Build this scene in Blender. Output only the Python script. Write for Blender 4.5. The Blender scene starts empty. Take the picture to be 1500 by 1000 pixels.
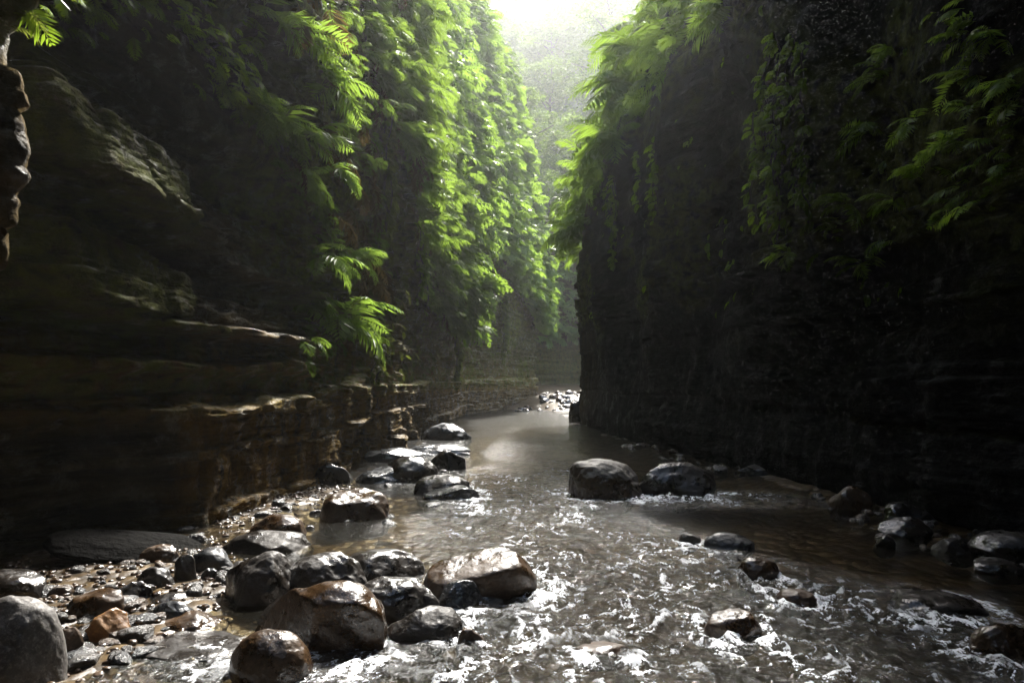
import bpy, bmesh, math, random
import numpy as np
from mathutils import Vector, Matrix, Euler

rng = np.random.default_rng(7)
random.seed(7)
SC = bpy.context.scene
COL = SC.collection
F, CX, HZ, CH = 1000.0, 750.0, 562.0, 1.4      # focal length and horizon in 1500 x 1000 picture units, camera height

# ------------------------------------------------------------------ helpers
def tag(o, label=None, cat=None, group=None, kind=None):
    if label: o['label'] = label
    if cat: o['category'] = cat
    if group: o['group'] = group
    if kind: o['kind'] = kind
    return o

def link(name, me, mat=None, parent=None):
    o = bpy.data.objects.new(name, me); COL.objects.link(o)
    if mat is not None and me is not None and not me.materials: me.materials.append(mat)
    if parent: o.parent = parent
    return o

def empty(name, loc=(0, 0, 0)):
    o = bpy.data.objects.new(name, None); COL.objects.link(o); o.location = loc
    o.empty_display_size = 0.1
    return o

def mesh_np(name, V, faces, smooth=True, attrs=None):
    """V (n,3); faces (m,k) all with k corners."""
    me = bpy.data.meshes.new(name)
    V = np.ascontiguousarray(V, dtype=np.float32); faces = np.ascontiguousarray(faces, dtype=np.int32)
    m, k = faces.shape
    me.vertices.add(len(V)); me.vertices.foreach_set('co', V.ravel())
    me.loops.add(m * k); me.loops.foreach_set('vertex_index', faces.ravel())
    me.polygons.add(m)
    me.polygons.foreach_set('loop_start', np.arange(0, m * k, k, dtype=np.int32))
    me.polygons.foreach_set('loop_total', np.full(m, k, dtype=np.int32))
    me.polygons.foreach_set('use_smooth', np.full(m, smooth, dtype=bool))
    me.update(calc_edges=True)
    for a, val in (attrs or {}).items():
        at = me.attributes.new(a, 'FLOAT', 'POINT')
        at.data.foreach_set('value', np.ascontiguousarray(val, dtype=np.float32).ravel())
    return me

def hsh(ix, iy, iz, seed):
    h = (ix.astype(np.int64) * 374761393 + iy.astype(np.int64) * 668265263 + iz.astype(np.int64) * 2147483647 + seed * 974634777) & 0xffffffff
    h = ((h ^ (h >> 13)) * 1274126177) & 0xffffffff
    h = ((h ^ (h >> 16)) * 2246822519) & 0xffffffff
    h = h ^ (h >> 15)
    return (h & 0xffffff) / float(0xffffff)

def vn(x, y, z, seed=0):
    x, y, z = np.broadcast_arrays(np.asarray(x, float), np.asarray(y, float), np.asarray(z, float))
    ix, iy, iz = np.floor(x), np.floor(y), np.floor(z)
    fx, fy, fz = x - ix, y - iy, z - iz
    fx = fx*fx*fx*(fx*(fx*6-15)+10); fy = fy*fy*fy*(fy*(fy*6-15)+10); fz = fz*fz*fz*(fz*(fz*6-15)+10)
    r = 0
    for a in (0, 1):
        for b in (0, 1):
            for c in (0, 1):
                w = (fx if a else 1 - fx) * (fy if b else 1 - fy) * (fz if c else 1 - fz)
                r = r + w * hsh(ix + a, iy + b, iz + c, seed)
    return r * 2 - 1

def fbm(x, y, z, seed=0, oct=4, gain=0.5, ridged=False):
    r, a, n = 0, 1.0, 0
    for o in range(oct):
        v = vn(x * 2**o + 17.3*o, y * 2**o - 9.1*o, z * 2**o + 4.7*o, seed + o)
        if ridged: v = 1 - 2 * np.abs(v)
        r = r + a * v; n += a; a *= gain
    return r / n

def sstep(a, b, x):
    t = np.clip((x - a) / (b - a), 0, 1); return t * t * (3 - 2 * t)

def gauss(x, c, s): return np.exp(-((x - c) / s) ** 2)

def proj(P):
    y = np.maximum(P[..., 1], 0.05)
    return CX + F * P[..., 0] / y, HZ - F * (P[..., 2] - CH) / y

def in_poly(px, py, poly):
    r = np.zeros(px.shape, bool); n = len(poly)
    for i in range(n):
        x0, y0 = poly[i]; x1, y1 = poly[(i + 1) % n]
        if y0 == y1: continue
        c = ((y0 > py) != (y1 > py)) & (px < (x1 - x0) * (py - y0) / (y1 - y0) + x0)
        r ^= c
    return r

# ------------------------------------------------------------------ materials
def new_mat(name):
    m = bpy.data.materials.new(name); m.use_nodes = True
    nt = m.node_tree; nt.nodes.clear()
    return m, nt

class NB:
    """small node builder"""
    def __init__(s, nt): s.nt = nt
    def n(s, t, **kw):
        nd = s.nt.nodes.new(t)
        for k, v in kw.items():
            if k.startswith('i_'):
                key = k[2:].replace('_', ' ')
                nd.inputs[key].default_value = v
            else: setattr(nd, k, v)
        return nd
    def l(s, a, b): s.nt.links.new(a, b)
    def val(s, x, sock):
        if isinstance(x, (int, float)): sock.default_value = x
        elif isinstance(x, tuple): sock.default_value = x if len(x) == 4 else (*x, 1)
        else: s.l(x, sock)
    def math(s, op, a, b=0.0, clamp=False):
        nd = s.n('ShaderNodeMath', operation=op, use_clamp=clamp); s.val(a, nd.inputs[0]); s.val(b, nd.inputs[1]); return nd.outputs[0]
    def mix(s, f, a, b, bt='MIX'):
        nd = s.n('ShaderNodeMix', data_type='RGBA', blend_type=bt); s.val(f, nd.inputs[0]); s.val(a, nd.inputs[6]); s.val(b, nd.inputs[7]); return nd.outputs[2]
    def ramp(s, f, stops):
        nd = s.n('ShaderNodeValToRGB'); s.l(f, nd.inputs[0]); el = nd.color_ramp.elements
        while len(el) < len(stops): el.new(0.5)
        for e, (p, c) in zip(el, stops):
            e.position = p; e.color = (c, c, c, 1) if isinstance(c, (int, float)) else (*c, 1)
        return nd.outputs[0]
    def noise(s, vec, scale, detail=4, rough=0.55, dist=0.0):
        nd = s.n('ShaderNodeTexNoise'); s.l(vec, nd.inputs['Vector'])
        nd.inputs['Scale'].default_value = scale; nd.inputs['Detail'].default_value = detail
        nd.inputs['Roughness'].default_value = rough; nd.inputs['Distortion'].default_value = dist
        return nd.outputs[0]
    def voro(s, vec, scale, feat='F1'):
        nd = s.n('ShaderNodeTexVoronoi', feature=feat); s.l(vec, nd.inputs['Vector']); nd.inputs['Scale'].default_value = scale
        return nd.outputs['Distance']
    def attr(s, name): return s.n('ShaderNodeAttribute', attribute_name=name).outputs['Fac']
    def mapping(s, vec, sc):
        nd = s.n('ShaderNodeMapping'); s.l(vec, nd.inputs['Vector']); nd.inputs['Scale'].default_value = sc; return nd.outputs[0]
    def bump(s, h, strength, dist, normal=None):
        nd = s.n('ShaderNodeBump'); s.val(strength, nd.inputs['Strength']); nd.inputs['Distance'].default_value = dist
        s.l(h, nd.inputs['Height'])
        if normal is not None: s.l(normal, nd.inputs['Normal'])
        return nd.outputs[0]
    def out(s, surf): s.l(surf, s.n('ShaderNodeOutputMaterial').inputs['Surface'])

def cliff_material():
    m, nt = new_mat('wet_layered_rock'); b = NB(nt)
    P = b.n('ShaderNodeTexCoord').outputs['Object']
    flat = b.mapping(P, (0.7, 0.7, 7.0))
    vert = b.mapping(P, (3.0, 3.0, 0.5))
    n1 = b.noise(P, 1.3, 8, 0.6)
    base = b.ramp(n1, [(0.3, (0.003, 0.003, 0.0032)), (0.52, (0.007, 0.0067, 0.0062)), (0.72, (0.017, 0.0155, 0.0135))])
    bands = b.noise(flat, 1.6, 5, 0.6)
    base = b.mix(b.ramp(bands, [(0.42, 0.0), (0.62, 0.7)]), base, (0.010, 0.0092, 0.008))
    grain = b.noise(P, 38, 4, 0.7)
    base = b.mix(b.ramp(grain, [(0.4, 0.0), (0.7, 0.5)]), base, (0.004, 0.004, 0.004))
    lit_tone = b.math('MULTIPLY', b.attr('lit_tone'), b.ramp(b.noise(flat, 0.9, 7, 0.66), [(0.40, 0.15), (0.60, 1.0)]), True)  # paler brown-grey painted in as light on the left wall
    base = b.mix(lit_tone, base, b.mix(b.noise(P, 12, 5, 0.7), (0.034, 0.030, 0.020), (0.25, 0.205, 0.120)))
    stn = b.noise(vert, 2.2, 5, 0.6)
    sm = b.math('MULTIPLY', b.attr('stain_light'), b.ramp(stn, [(0.34, 0.0), (0.56, 1.0)]))
    base = b.mix(sm, base, b.mix(b.noise(P, 7, 4), (0.100, 0.066, 0.018), (0.32, 0.190, 0.048)))  # ochre stain, its colour raised to carry light as well
    mn = b.noise(P, 5.5, 7, 0.65)
    mm = b.math('MULTIPLY', b.attr('moss'), b.ramp(mn, [(0.38, 0.0), (0.58, 1.0)]), True)
    moss_c = b.mix(b.noise(P, 16, 4), (0.055, 0.068, 0.012), (0.19, 0.205, 0.040))  # moss colour, also raised to stand in for light
    base = b.mix(mm, base, moss_c)
    wet = b.ramp(b.noise(P, 3.0, 7, 0.68), [(0.52, 0.0), (0.66, 1.0)])
    up = b.n('ShaderNodeSeparateXYZ'); b.l(b.n('ShaderNodeNewGeometry').outputs['Normal'], up.inputs[0])
    wet = b.math('MAXIMUM', wet, b.math('MULTIPLY', b.ramp(up.outputs[2], [(0.45, 0.0), (0.8, 1.0)]), b.ramp(b.noise(P, 7, 6, 0.7), [(0.42, 0.0), (0.58, 1.0)])))      # water lies on the ledges
    wet = b.math('MULTIPLY', wet, b.math('MULTIPLY', b.attr('seep'), b.math('SUBTRACT', 1.0, b.math('MULTIPLY', mm, 0.8))), True)
    li = b.math('MULTIPLY', b.attr('lichen_light'), b.ramp(b.noise(P, 8, 8, 0.7), [(0.42, 0.0), (0.60, 0.9)]), True)  # lichen patches that also paint light onto the slabs
    base = b.mix(li, base, b.mix(b.noise(P, 3, 5), (0.038, 0.048, 0.012), (0.090, 0.098, 0.042)))
    rough = b.math('SUBTRACT', 0.85, b.math('MULTIPLY', wet, 0.71))
    h1 = b.noise(P, 9, 9, 0.62)
    h2 = b.noise(flat, 5, 6, 0.6)
    h3 = b.voro(b.mapping(P, (1, 1, 1.7)), 6.5, 'DISTANCE_TO_EDGE')
    nrm = b.bump(h2, 0.8, 0.09)
    nrm = b.bump(h1, 1.0, 0.09, nrm)
    nrm = b.bump(b.ramp(h3, [(0.0, 0.0), (0.05, 1.0)]), 0.12, 0.03, nrm)
    nrm = b.bump(b.noise(P, 46, 5, 0.7), b.math('ADD', b.math('MULTIPLY', mm, 0.7), 0.35), 0.02, nrm)
    p = b.n('ShaderNodeBsdfPrincipled')
    b.l(base, p.inputs['Base Color']); b.l(rough, p.inputs['Roughness']); b.l(nrm, p.inputs['Normal'])
    b.l(b.math('ADD', 0.06, b.math('MULTIPLY', wet, 0.9)), p.inputs['Specular IOR Level'])
    b.out(p.outputs[0]); return m

def boulder_material(name, c0, c1, c2, rough=(0.10, 0.50), speck=0.35, coat=0.5, cap=None):
    m, nt = new_mat(name); b = NB(nt)
    P = b.n('ShaderNodeTexCoord').outputs['Object']
    oi = b.n('ShaderNodeObjectInfo').outputs['Random']
    add = b.n('ShaderNodeVectorMath', operation='ADD'); b.l(P, add.inputs[0])
    cmb = b.n('ShaderNodeCombineXYZ'); b.l(b.math('MULTIPLY', oi, 37.0), cmb.inputs[0]); b.l(cmb.outputs[0], add.inputs[1])
    Q = add.outputs[0]
    n1 = b.noise(Q, 3.2, 8, 0.62, 0.4)
    col = b.ramp(n1, [(0.3, c0), (0.52, c1), (0.74, c2)])
    col = b.mix(b.ramp(b.noise(Q, 55, 3, 0.7), [(0.5, 0.0), (0.68, speck)]), col, tuple(min(1, 2.2 * k + 0.02) for k in c2))
    col = b.mix(b.ramp(b.noise(Q, 30, 3, 0.7), [(0.52, 0.0), (0.7, 0.7)]), col, tuple(0.4 * k for k in c0))
    dry = b.ramp(b.noise(Q, 2.3, 6, 0.65, 0.3), [(0.46, 0.0), (0.62, 1.0)])        # patches that have dried
    col = b.mix(b.math('MULTIPLY', dry, 0.22), col, tuple(min(1, 1.6 * k + 0.012) for k in c2))
    if cap:
        g = b.n('ShaderNodeSeparateXYZ'); b.l(b.n('ShaderNodeNewGeometry').outputs['Normal'], g.inputs[0])
        cm = b.ramp(b.math('ADD', g.outputs[2], b.math('MULTIPLY', b.noise(Q, 3.0, 5), 0.5)), [(0.62, 0.0), (0.74, 1.0)])
        col = b.mix(cm, col, b.mix(b.noise(Q, 20, 5), tuple(.7 * k for k in cap), cap)); dry = b.math('MAXIMUM', dry, cm)
    r = b.ramp(b.noise(Q, 5, 6, 0.65), [(0.36, rough[0]), (0.64, rough[1])])
    r = b.math('MAXIMUM', r, b.math('MULTIPLY', dry, 0.62))
    nrm = b.bump(b.noise(Q, 6, 7, 0.6), 0.45, 0.05)
    nrm = b.bump(b.noise(Q, 22, 4, 0.6, 0.6), 0.30, 0.012, nrm)
    nrm = b.bump(b.noise(Q, 70, 3, 0.6), 0.25, 0.005, nrm)
    p = b.n('ShaderNodeBsdfPrincipled')
    b.l(col, p.inputs['Base Color']); b.l(r, p.inputs['Roughness']); b.l(nrm, p.inputs['Normal'])
    b.l(b.math('MULTIPLY', b.math('SUBTRACT', 1.0, dry), coat), p.inputs['Coat Weight']); p.inputs['Coat Roughness'].default_value = 0.16; b.l(nrm, p.inputs['Coat Normal'])
    b.out(p.outputs[0]); return m

def bed_material():
    m, nt = new_mat('river_bed_gravel'); b = NB(nt)
    P = b.n('ShaderNodeTexCoord').outputs['Object']
    v = b.n('ShaderNodeTexVoronoi'); b.l(b.mapping(P, (1, 0.8, 1)), v.inputs['Vector']); v.inputs['Scale'].default_value = 9
    cell = v.outputs['Color']; sep = b.n('ShaderNodeSeparateColor'); b.l(cell, sep.inputs[0])
    peb = b.ramp(sep.outputs[0], [(0.0, (0.024, 0.015, 0.007)), (0.5, (0.066, 0.042, 0.018)), (1.0, (0.13, 0.088, 0.040))])
    sand = b.ramp(b.noise(P, 2.2, 8, 0.65), [(0.3, (0.048, 0.030, 0.011)), (0.7, (0.125, 0.082, 0.035))])
    col = b.mix(b.ramp(b.noise(P, 1.1, 4), [(0.42, 0.0), (0.6, 0.85)]), peb, sand)
    col = b.mix(b.ramp(v.outputs['Distance'], [(0.3, 0.0), (0.75, 0.8)]), col, (0.03, 0.022, 0.013))
    h = b.math('SUBTRACT', 1.0, v.outputs['Distance'])
    nrm = b.bump(h, 0.7, 0.05); nrm = b.bump(b.noise(P, 40, 5, 0.7), 0.4, 0.015, nrm)
    p = b.n('ShaderNodeBsdfPrincipled'); b.l(col, p.inputs['Base Color']); b.l(nrm, p.inputs['Normal']); p.inputs['Roughness'].default_value = 0.35
    b.out(p.outputs[0]); return m

def soil_material():
    m, nt = new_mat('forest_soil'); b = NB(nt)
    P = b.n('ShaderNodeTexCoord').outputs['Object']
    col = b.ramp(b.noise(P, 0.8, 8, 0.6), [(0.3, (0.02, 0.028, 0.008)), (0.7, (0.05, 0.07, 0.018))])
    p = b.n('ShaderNodeBsdfPrincipled'); b.l(col, p.inputs['Base Color']); p.inputs['Roughness'].default_value = 0.9
    b.l(b.bump(b.noise(P, 3, 8), 0.6, 0.4), p.inputs['Normal'])
    b.out(p.outputs[0]); return m

def water_material():
    m, nt = new_mat('stream_water'); b = NB(nt)
    P = b.n('ShaderNodeTexCoord').outputs['Object']
    rap = b.attr('rapid')
    flow = b.mapping(P, (1.0, 0.75, 1.0))
    w1 = b.noise(flow, 9, 3, 0.5, 1.2)
    w2 = b.noise(flow, 17, 4, 0.6, 1.0)
    w3 = b.noise(flow, 42, 3, 0.55, 0.6)
    nrm = b.bump(w1, b.math('ADD', b.math('MULTIPLY', rap, 0.7), 0.05), 0.12)
    nrm = b.bump(w2, b.math('ADD', b.math('MULTIPLY', rap, 1.0), 0.035), 0.09, nrm)
    nrm = b.bump(w3, b.math('MULTIPLY', rap, 0.9), 0.04, nrm)
    fr = b.n('ShaderNodeFresnel'); fr.inputs['IOR'].default_value = 1.42; b.l(nrm, fr.inputs['Normal'])
    tr = b.n('ShaderNodeBsdfTransparent'); b.l(b.mix(rap, (0.74, 0.67, 0.50), (0.42, 0.36, 0.25)), tr.inputs['Color'])
    body = b.n('ShaderNodeBsdfDiffuse'); body.inputs['Color'].default_value = (0.027, 0.024, 0.015, 1)
    mixb = b.n('ShaderNodeMixShader'); b.l(b.math('MULTIPLY', b.attr('depth'), 1.0, True), mixb.inputs[0]); b.l(tr.outputs[0], mixb.inputs[1]); b.l(body.outputs[0], mixb.inputs[2])
    gl = b.n('ShaderNodeBsdfGlossy'); gl.inputs['Roughness'].default_value = 0.14; b.l(nrm, gl.inputs['Normal'])
    mx = b.n('ShaderNodeMixShader'); b.l(fr.outputs[0], mx.inputs[0]); b.l(mixb.outputs[0], mx.inputs[1]); b.l(gl.outputs[0], mx.inputs[2])
    # foam torn from the crests, also painted white for sparkle, broken by fine noise
    f1 = b.ramp(b.math('ADD', b.attr('crest'), b.math('MULTIPLY', b.math('SUBTRACT', b.noise(flow, 72, 4, 0.7, 0.3), 0.5), 2.0)), [(0.58, 0.0), (0.82, 1.0)])
    f2 = b.ramp(b.noise(b.mapping(P, (1.0, 0.5, 1.0)), 2.6, 5, 0.65, 0.5), [(0.44, 0.10), (0.57, 1.0)])
    fm = b.math('MULTIPLY', b.math('MULTIPLY', f1, f2), b.attr('foam'), True)
    fd = b.n('ShaderNodeBsdfDiffuse'); fd.inputs['Color'].default_value = (0.84, 0.87, 0.90, 1)
    mf = b.n('ShaderNodeMixShader'); b.l(b.math('MULTIPLY', fm, 0.95), mf.inputs[0]); b.l(mx.outputs[0], mf.inputs[1]); b.l(fd.outputs[0], mf.inputs[2])
    b.out(mf.outputs[0]); return m

def leaf_material(name, dark, light, trans, gloss=0.014):
    m, nt = new_mat(name); b = NB(nt)
    t = b.attr('tint')
    col = b.mix(t, dark, light)
    d = b.n('ShaderNodeBsdfDiffuse'); b.l(col, d.inputs['Color'])
    tr = b.n('ShaderNodeBsdfTranslucent'); b.l(b.mix(t, tuple(k * 0.6 for k in trans), trans), tr.inputs['Color'])
    mx = b.n('ShaderNodeMixShader'); mx.inputs[0].default_value = 0.55; b.l(d.outputs[0], mx.inputs[1]); b.l(tr.outputs[0], mx.inputs[2])
    g = b.n('ShaderNodeBsdfGlossy'); g.inputs['Roughness'].default_value = 0.3
    m2 = b.n('ShaderNodeMixShader'); m2.inputs[0].default_value = gloss; b.l(mx.outputs[0], m2.inputs[1]); b.l(g.outputs[0], m2.inputs[2])
    b.out(m2.outputs[0]); return m

def bark_material():
    m, nt = new_mat('bark'); b = NB(nt)
    P = b.n('ShaderNodeTexCoord').outputs['Object']
    n = b.noise(b.mapping(P, (4, 4, 0.7)), 3, 6, 0.6)
    p = b.n('ShaderNodeBsdfPrincipled'); b.l(b.ramp(n, [(0.3, (0.03, 0.025, 0.018)), (0.7, (0.09, 0.075, 0.055))]), p.inputs['Base Color'])
    p.inputs['Roughness'].default_value = 0.85; b.l(b.bump(n, 0.6, 0.05), p.inputs['Normal'])
    b.out(p.outputs[0]); return m

M_CLIFF = cliff_material()
M_BED = bed_material(); M_SOIL = soil_material(); M_WATER = water_material(); M_BARK = bark_material()
M_FERN = leaf_material('fern_green', (0.045, 0.090, 0.014), (0.10, 0.165, 0.028), (0.22, 0.34, 0.04))
M_FERN_LIT = leaf_material('lightened_fern_green', (0.042, 0.088, 0.013), (0.13, 0.205, 0.028), (0.28, 0.42, 0.03), 0.02)  # fern green lightened in colour to make up for shade
M_VINE = leaf_material('vine_olive', (0.035, 0.045, 0.012), (0.085, 0.10, 0.022), (0.15, 0.18, 0.025))
M_DEAD = leaf_material('withered_brown', (0.045, 0.030, 0.012), (0.13, 0.090, 0.030), (0.10, 0.07, 0.02), 0.0)
M_TREE = leaf_material('tree_green', (0.04, 0.075, 0.015), (0.10, 0.15, 0.03), (0.16, 0.24, 0.03))
B_BROWN = boulder_material('brown_wet_stone', (0.011, 0.0058, 0.0025), (0.030, 0.0155, 0.006), (0.062, 0.034, 0.0135))
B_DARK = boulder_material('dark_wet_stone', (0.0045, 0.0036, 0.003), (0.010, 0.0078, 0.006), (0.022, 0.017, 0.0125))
B_GREY = boulder_material('grey_stone', (0.0382, 0.0357, 0.034), (0.068, 0.0638, 0.0595), (0.1105, 0.102, 0.0935), (0.3, 0.6), 0.45, 0.15)
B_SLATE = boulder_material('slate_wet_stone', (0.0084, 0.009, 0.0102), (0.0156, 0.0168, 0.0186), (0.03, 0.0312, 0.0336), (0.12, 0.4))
B_ORANGE = boulder_material('orange_wet_stone', (0.075, 0.030, 0.007), (0.15, 0.065, 0.014), (0.23, 0.12, 0.035))
B_CAPPED = boulder_material('grey_capped_brown_stone', (0.012, 0.0065, 0.003), (0.028, 0.015, 0.006), (0.055, 0.031, 0.013), cap=(0.13, 0.12, 0.105))
B_PALE = boulder_material('pale_stone', (0.08, 0.07, 0.06), (0.13, 0.115, 0.10), (0.20, 0.18, 0.155), (0.25, 0.6), 0.3, 0.2)

# ------------------------------------------------------------------ cliffs
def polyline(pts, smooth):
    pts = np.array(pts, float)
    seg = np.hypot(*np.diff(pts, axis=0).T); s = np.r_[0, np.cumsum(seg)]
    ss = np.arange(0, s[-1], 0.02)
    x, y = np.interp(ss, s, pts[:, 0]), np.interp(ss, s, pts[:, 1])
    k = int(smooth / 0.02); ker = np.hanning(2 * k + 3)[1:-1]; ker /= ker.sum()
    def sm(a):
        p = np.r_[2 * a[0] - a[k:0:-1], a, 2 * a[-1] - a[-2:-k - 2:-1]]
        return np.convolve(p, ker, 'valid')[:len(a)]
    return ss, sm(x), sm(y)

def strata(s, z, seed, amp=1.0, tmin=0.07, tmax=0.42, saw=0.0):
    r = np.random.default_rng(seed)
    th = tmin + (tmax - tmin) * r.random(400) ** 1.8
    bz = -2 + np.cumsum(th)
    zz = z + 0.10 * fbm(s * 0.35, z * 0.3, 0, seed + 3, 3) + 0.03 * fbm(s * 2.2, z * 1.5, 0, seed + 5, 2) - 0.012 * s
    idx = np.clip(np.searchsorted(bz, zz), 0, 398)
    lo = np.where(idx > 0, bz[idx - 1], -2); t = np.clip((zz - lo) / th[idx], 0, 1)
    lay = (r.random(400) - 0.5)[idx] * 0.32
    bw = (0.25 + 1.3 * r.random(400))[idx]; ph = (r.random(400) * 10)[idx]
    u = s / bw + ph + 0.35 * vn(s * 1.3, z * 2.0, 0, seed + 9)
    iu = np.floor(u); fu = u - iu
    blk = (hsh(iu, idx.astype(float), iu * 0, seed + 11) - 0.5) * 0.20 * vn(s*.4, z*.4, 3, seed + 12)**2 * 3
    blk = blk + saw * (0.5 - fu) * bw * (0.4 + 0.9 * hsh(iu, idx.astype(float), iu * 0, seed + 14))
    rnd = -0.06 * np.abs(2 * t - 1) ** 12 - 0.05 * np.abs(2 * fu - 1) ** 16
    big = 0.35 * fbm(s * 0.22, z * 0.25, 0, seed + 21, 3) + 0.12 * fbm(s * 1.1, z * 1.4, 0, seed + 23, 4)
    fine = 0.040 * fbm(s * 5, z * 7, 0, seed + 31, 3) + 0.016 * fbm(s * 16, z * 20, 0, seed + 37, 2, ridged=True)
    # thin beds within the thick ones, chipped back by different amounts along their length
    tb = zz / 0.075 + 0.5 * vn(s * 0.6, zz * 3, 2, seed + 41); it = np.floor(tb); ft = tb - it
    us = s / 0.34 + 7.3 * hsh(it, it * 0, it * 0, seed + 43) + 0.3 * vn(s * 4, zz * 6, 0, seed + 45); js = np.floor(us)
    thin = 0.055 * (hsh(it, js, js * 0, seed + 47) - 0.5) + 0.035 * (hsh(it, it * 0, it * 0, seed + 49) - 0.5) - 0.030 * (ft < 0.16)
    return amp * (lay + blk + rnd + big * 0.8 + fine + thin)

def zlevels(zmin, zmax, fine, zf, grow):
    z = [zmin]
    while z[-1] < zmax:
        z.append(z[-1] + (fine if z[-1] < zf else fine + (z[-1] - zf) * grow))
    return np.array(z)

class Cliff:
    def __init__(c, name, pts, side, zl, step, off, attrs, smooth=0.5):
        ss, x, y = polyline(pts, smooth)
        # sample finer where the cliff is near the viewpoint
        keep = [0]; acc = 0
        for i in range(1, len(ss)):
            acc += 0.02
            if acc >= step(math.hypot(x[i], y[i]), y[i]): keep.append(i); acc = 0
        k = np.array(keep)
        tx, ty = np.gradient(x), np.gradient(y); L = np.hypot(tx, ty); tx /= L; ty /= L
        nx, ny = (ty, -tx) if side > 0 else (-ty, tx)
        S, Z = np.meshgrid(ss[k], zl, indexing='ij')
        X, Y = np.meshgrid(x[k], zl, indexing='ij')[0], np.meshgrid(y[k], zl, indexing='ij')[0]
        NX, NY = nx[k][:, None], ny[k][:, None]
        O = off(S, Y, Z)
        P = np.stack([X + NX * O, Y + NY * O, Z + 0.02 * vn(S * 4, Z * 4, 1, 77)], -1)
        a = {kk: v.ravel() for kk, v in attrs(S, Y, Z, O).items()}
        ni, nj = S.shape
        q = (np.arange(ni - 1)[:, None] * nj + np.arange(nj - 1)[None]).ravel()
        f = np.stack([q, q + nj, q + nj + 1, q + 1], 1)
        if side < 0: f = f[:, ::-1]
        c.P = P; c.me = mesh_np(name, P.reshape(-1, 3), f, True, a)
        c.obj = link(name, c.me, M_CLIFF)
        d1 = P[1:, :-1] - P[:-1, :-1]; d2 = P[:-1, 1:] - P[:-1, :-1]
        n = np.cross(d1, d2) * (1 if side > 0 else -1)
        c.A = np.linalg.norm(n, axis=-1); c.C = (P[1:, 1:] + P[:-1, :-1]) / 2
        c.N = np.stack([np.broadcast_to(NX[:-1], c.A.shape), np.broadcast_to(NY[:-1], c.A.shape), np.zeros_like(c.A)], -1)
        c.px, c.pv = proj(c.C)
    def pick(c, px, pv):
        """point of the rock face that lies in this direction from the viewpoint (nearest one)"""
        d = (c.px - px) ** 2 + (c.pv - pv) ** 2 + np.where(c.C[..., 1] < 1, 1e9, 0)
        m = d < max(d.min() * 1.5, 30)
        i = np.argmin(np.where(m, c.C[..., 1], 1e9)); i = np.unravel_index(i, d.shape)
        return c.C[i], c.N[i]

# --- left cliff
LP = [(-3.7, -16), (-3.75, 0), (-3.75, 3), (-3.8, 5), (-3.35, 6), (-3.0, 7.2), (-2.75, 9), (-2.62, 12), (-2.7, 17), (-2.75, 22),
      (-1.9, 31), (-0.4, 37), (1.45, 45), (1.75, 47), (1.2, 48.6), (-4, 50)]
NZ = np.array([-1, 0.0, 0.5, 1.18, 1.24, 1.48, 1.54, 1.62, 1.68, 1.95, 2.02, 2.10, 2.72, 2.80, 3.02, 3.10, 3.75, 3.84, 4.35, 4.5, 5.3, 6.5, 8, 14, 26])
NO = np.array([0.0, 0.0, .05, 0.14, -.12, -.08, 0.10, 0.12, -.25, -.32, 0.18, 0.20, 0.0, -.45, -.46, 0.30, 0.02, -.50, -.6, -.45, -.35, -.2, 0.0, 0.0, -1.0])
FZ = np.array([-1, 0.0, 0.7, 1.40, 1.52, 1.60, 2.4, 3.5, 6, 12, 26])
FO = np.array([0.0, 0.0, .05, 0.12, 0.16, -.14, -.18, -.05, 0.0, -.7, -3.4])
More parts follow.
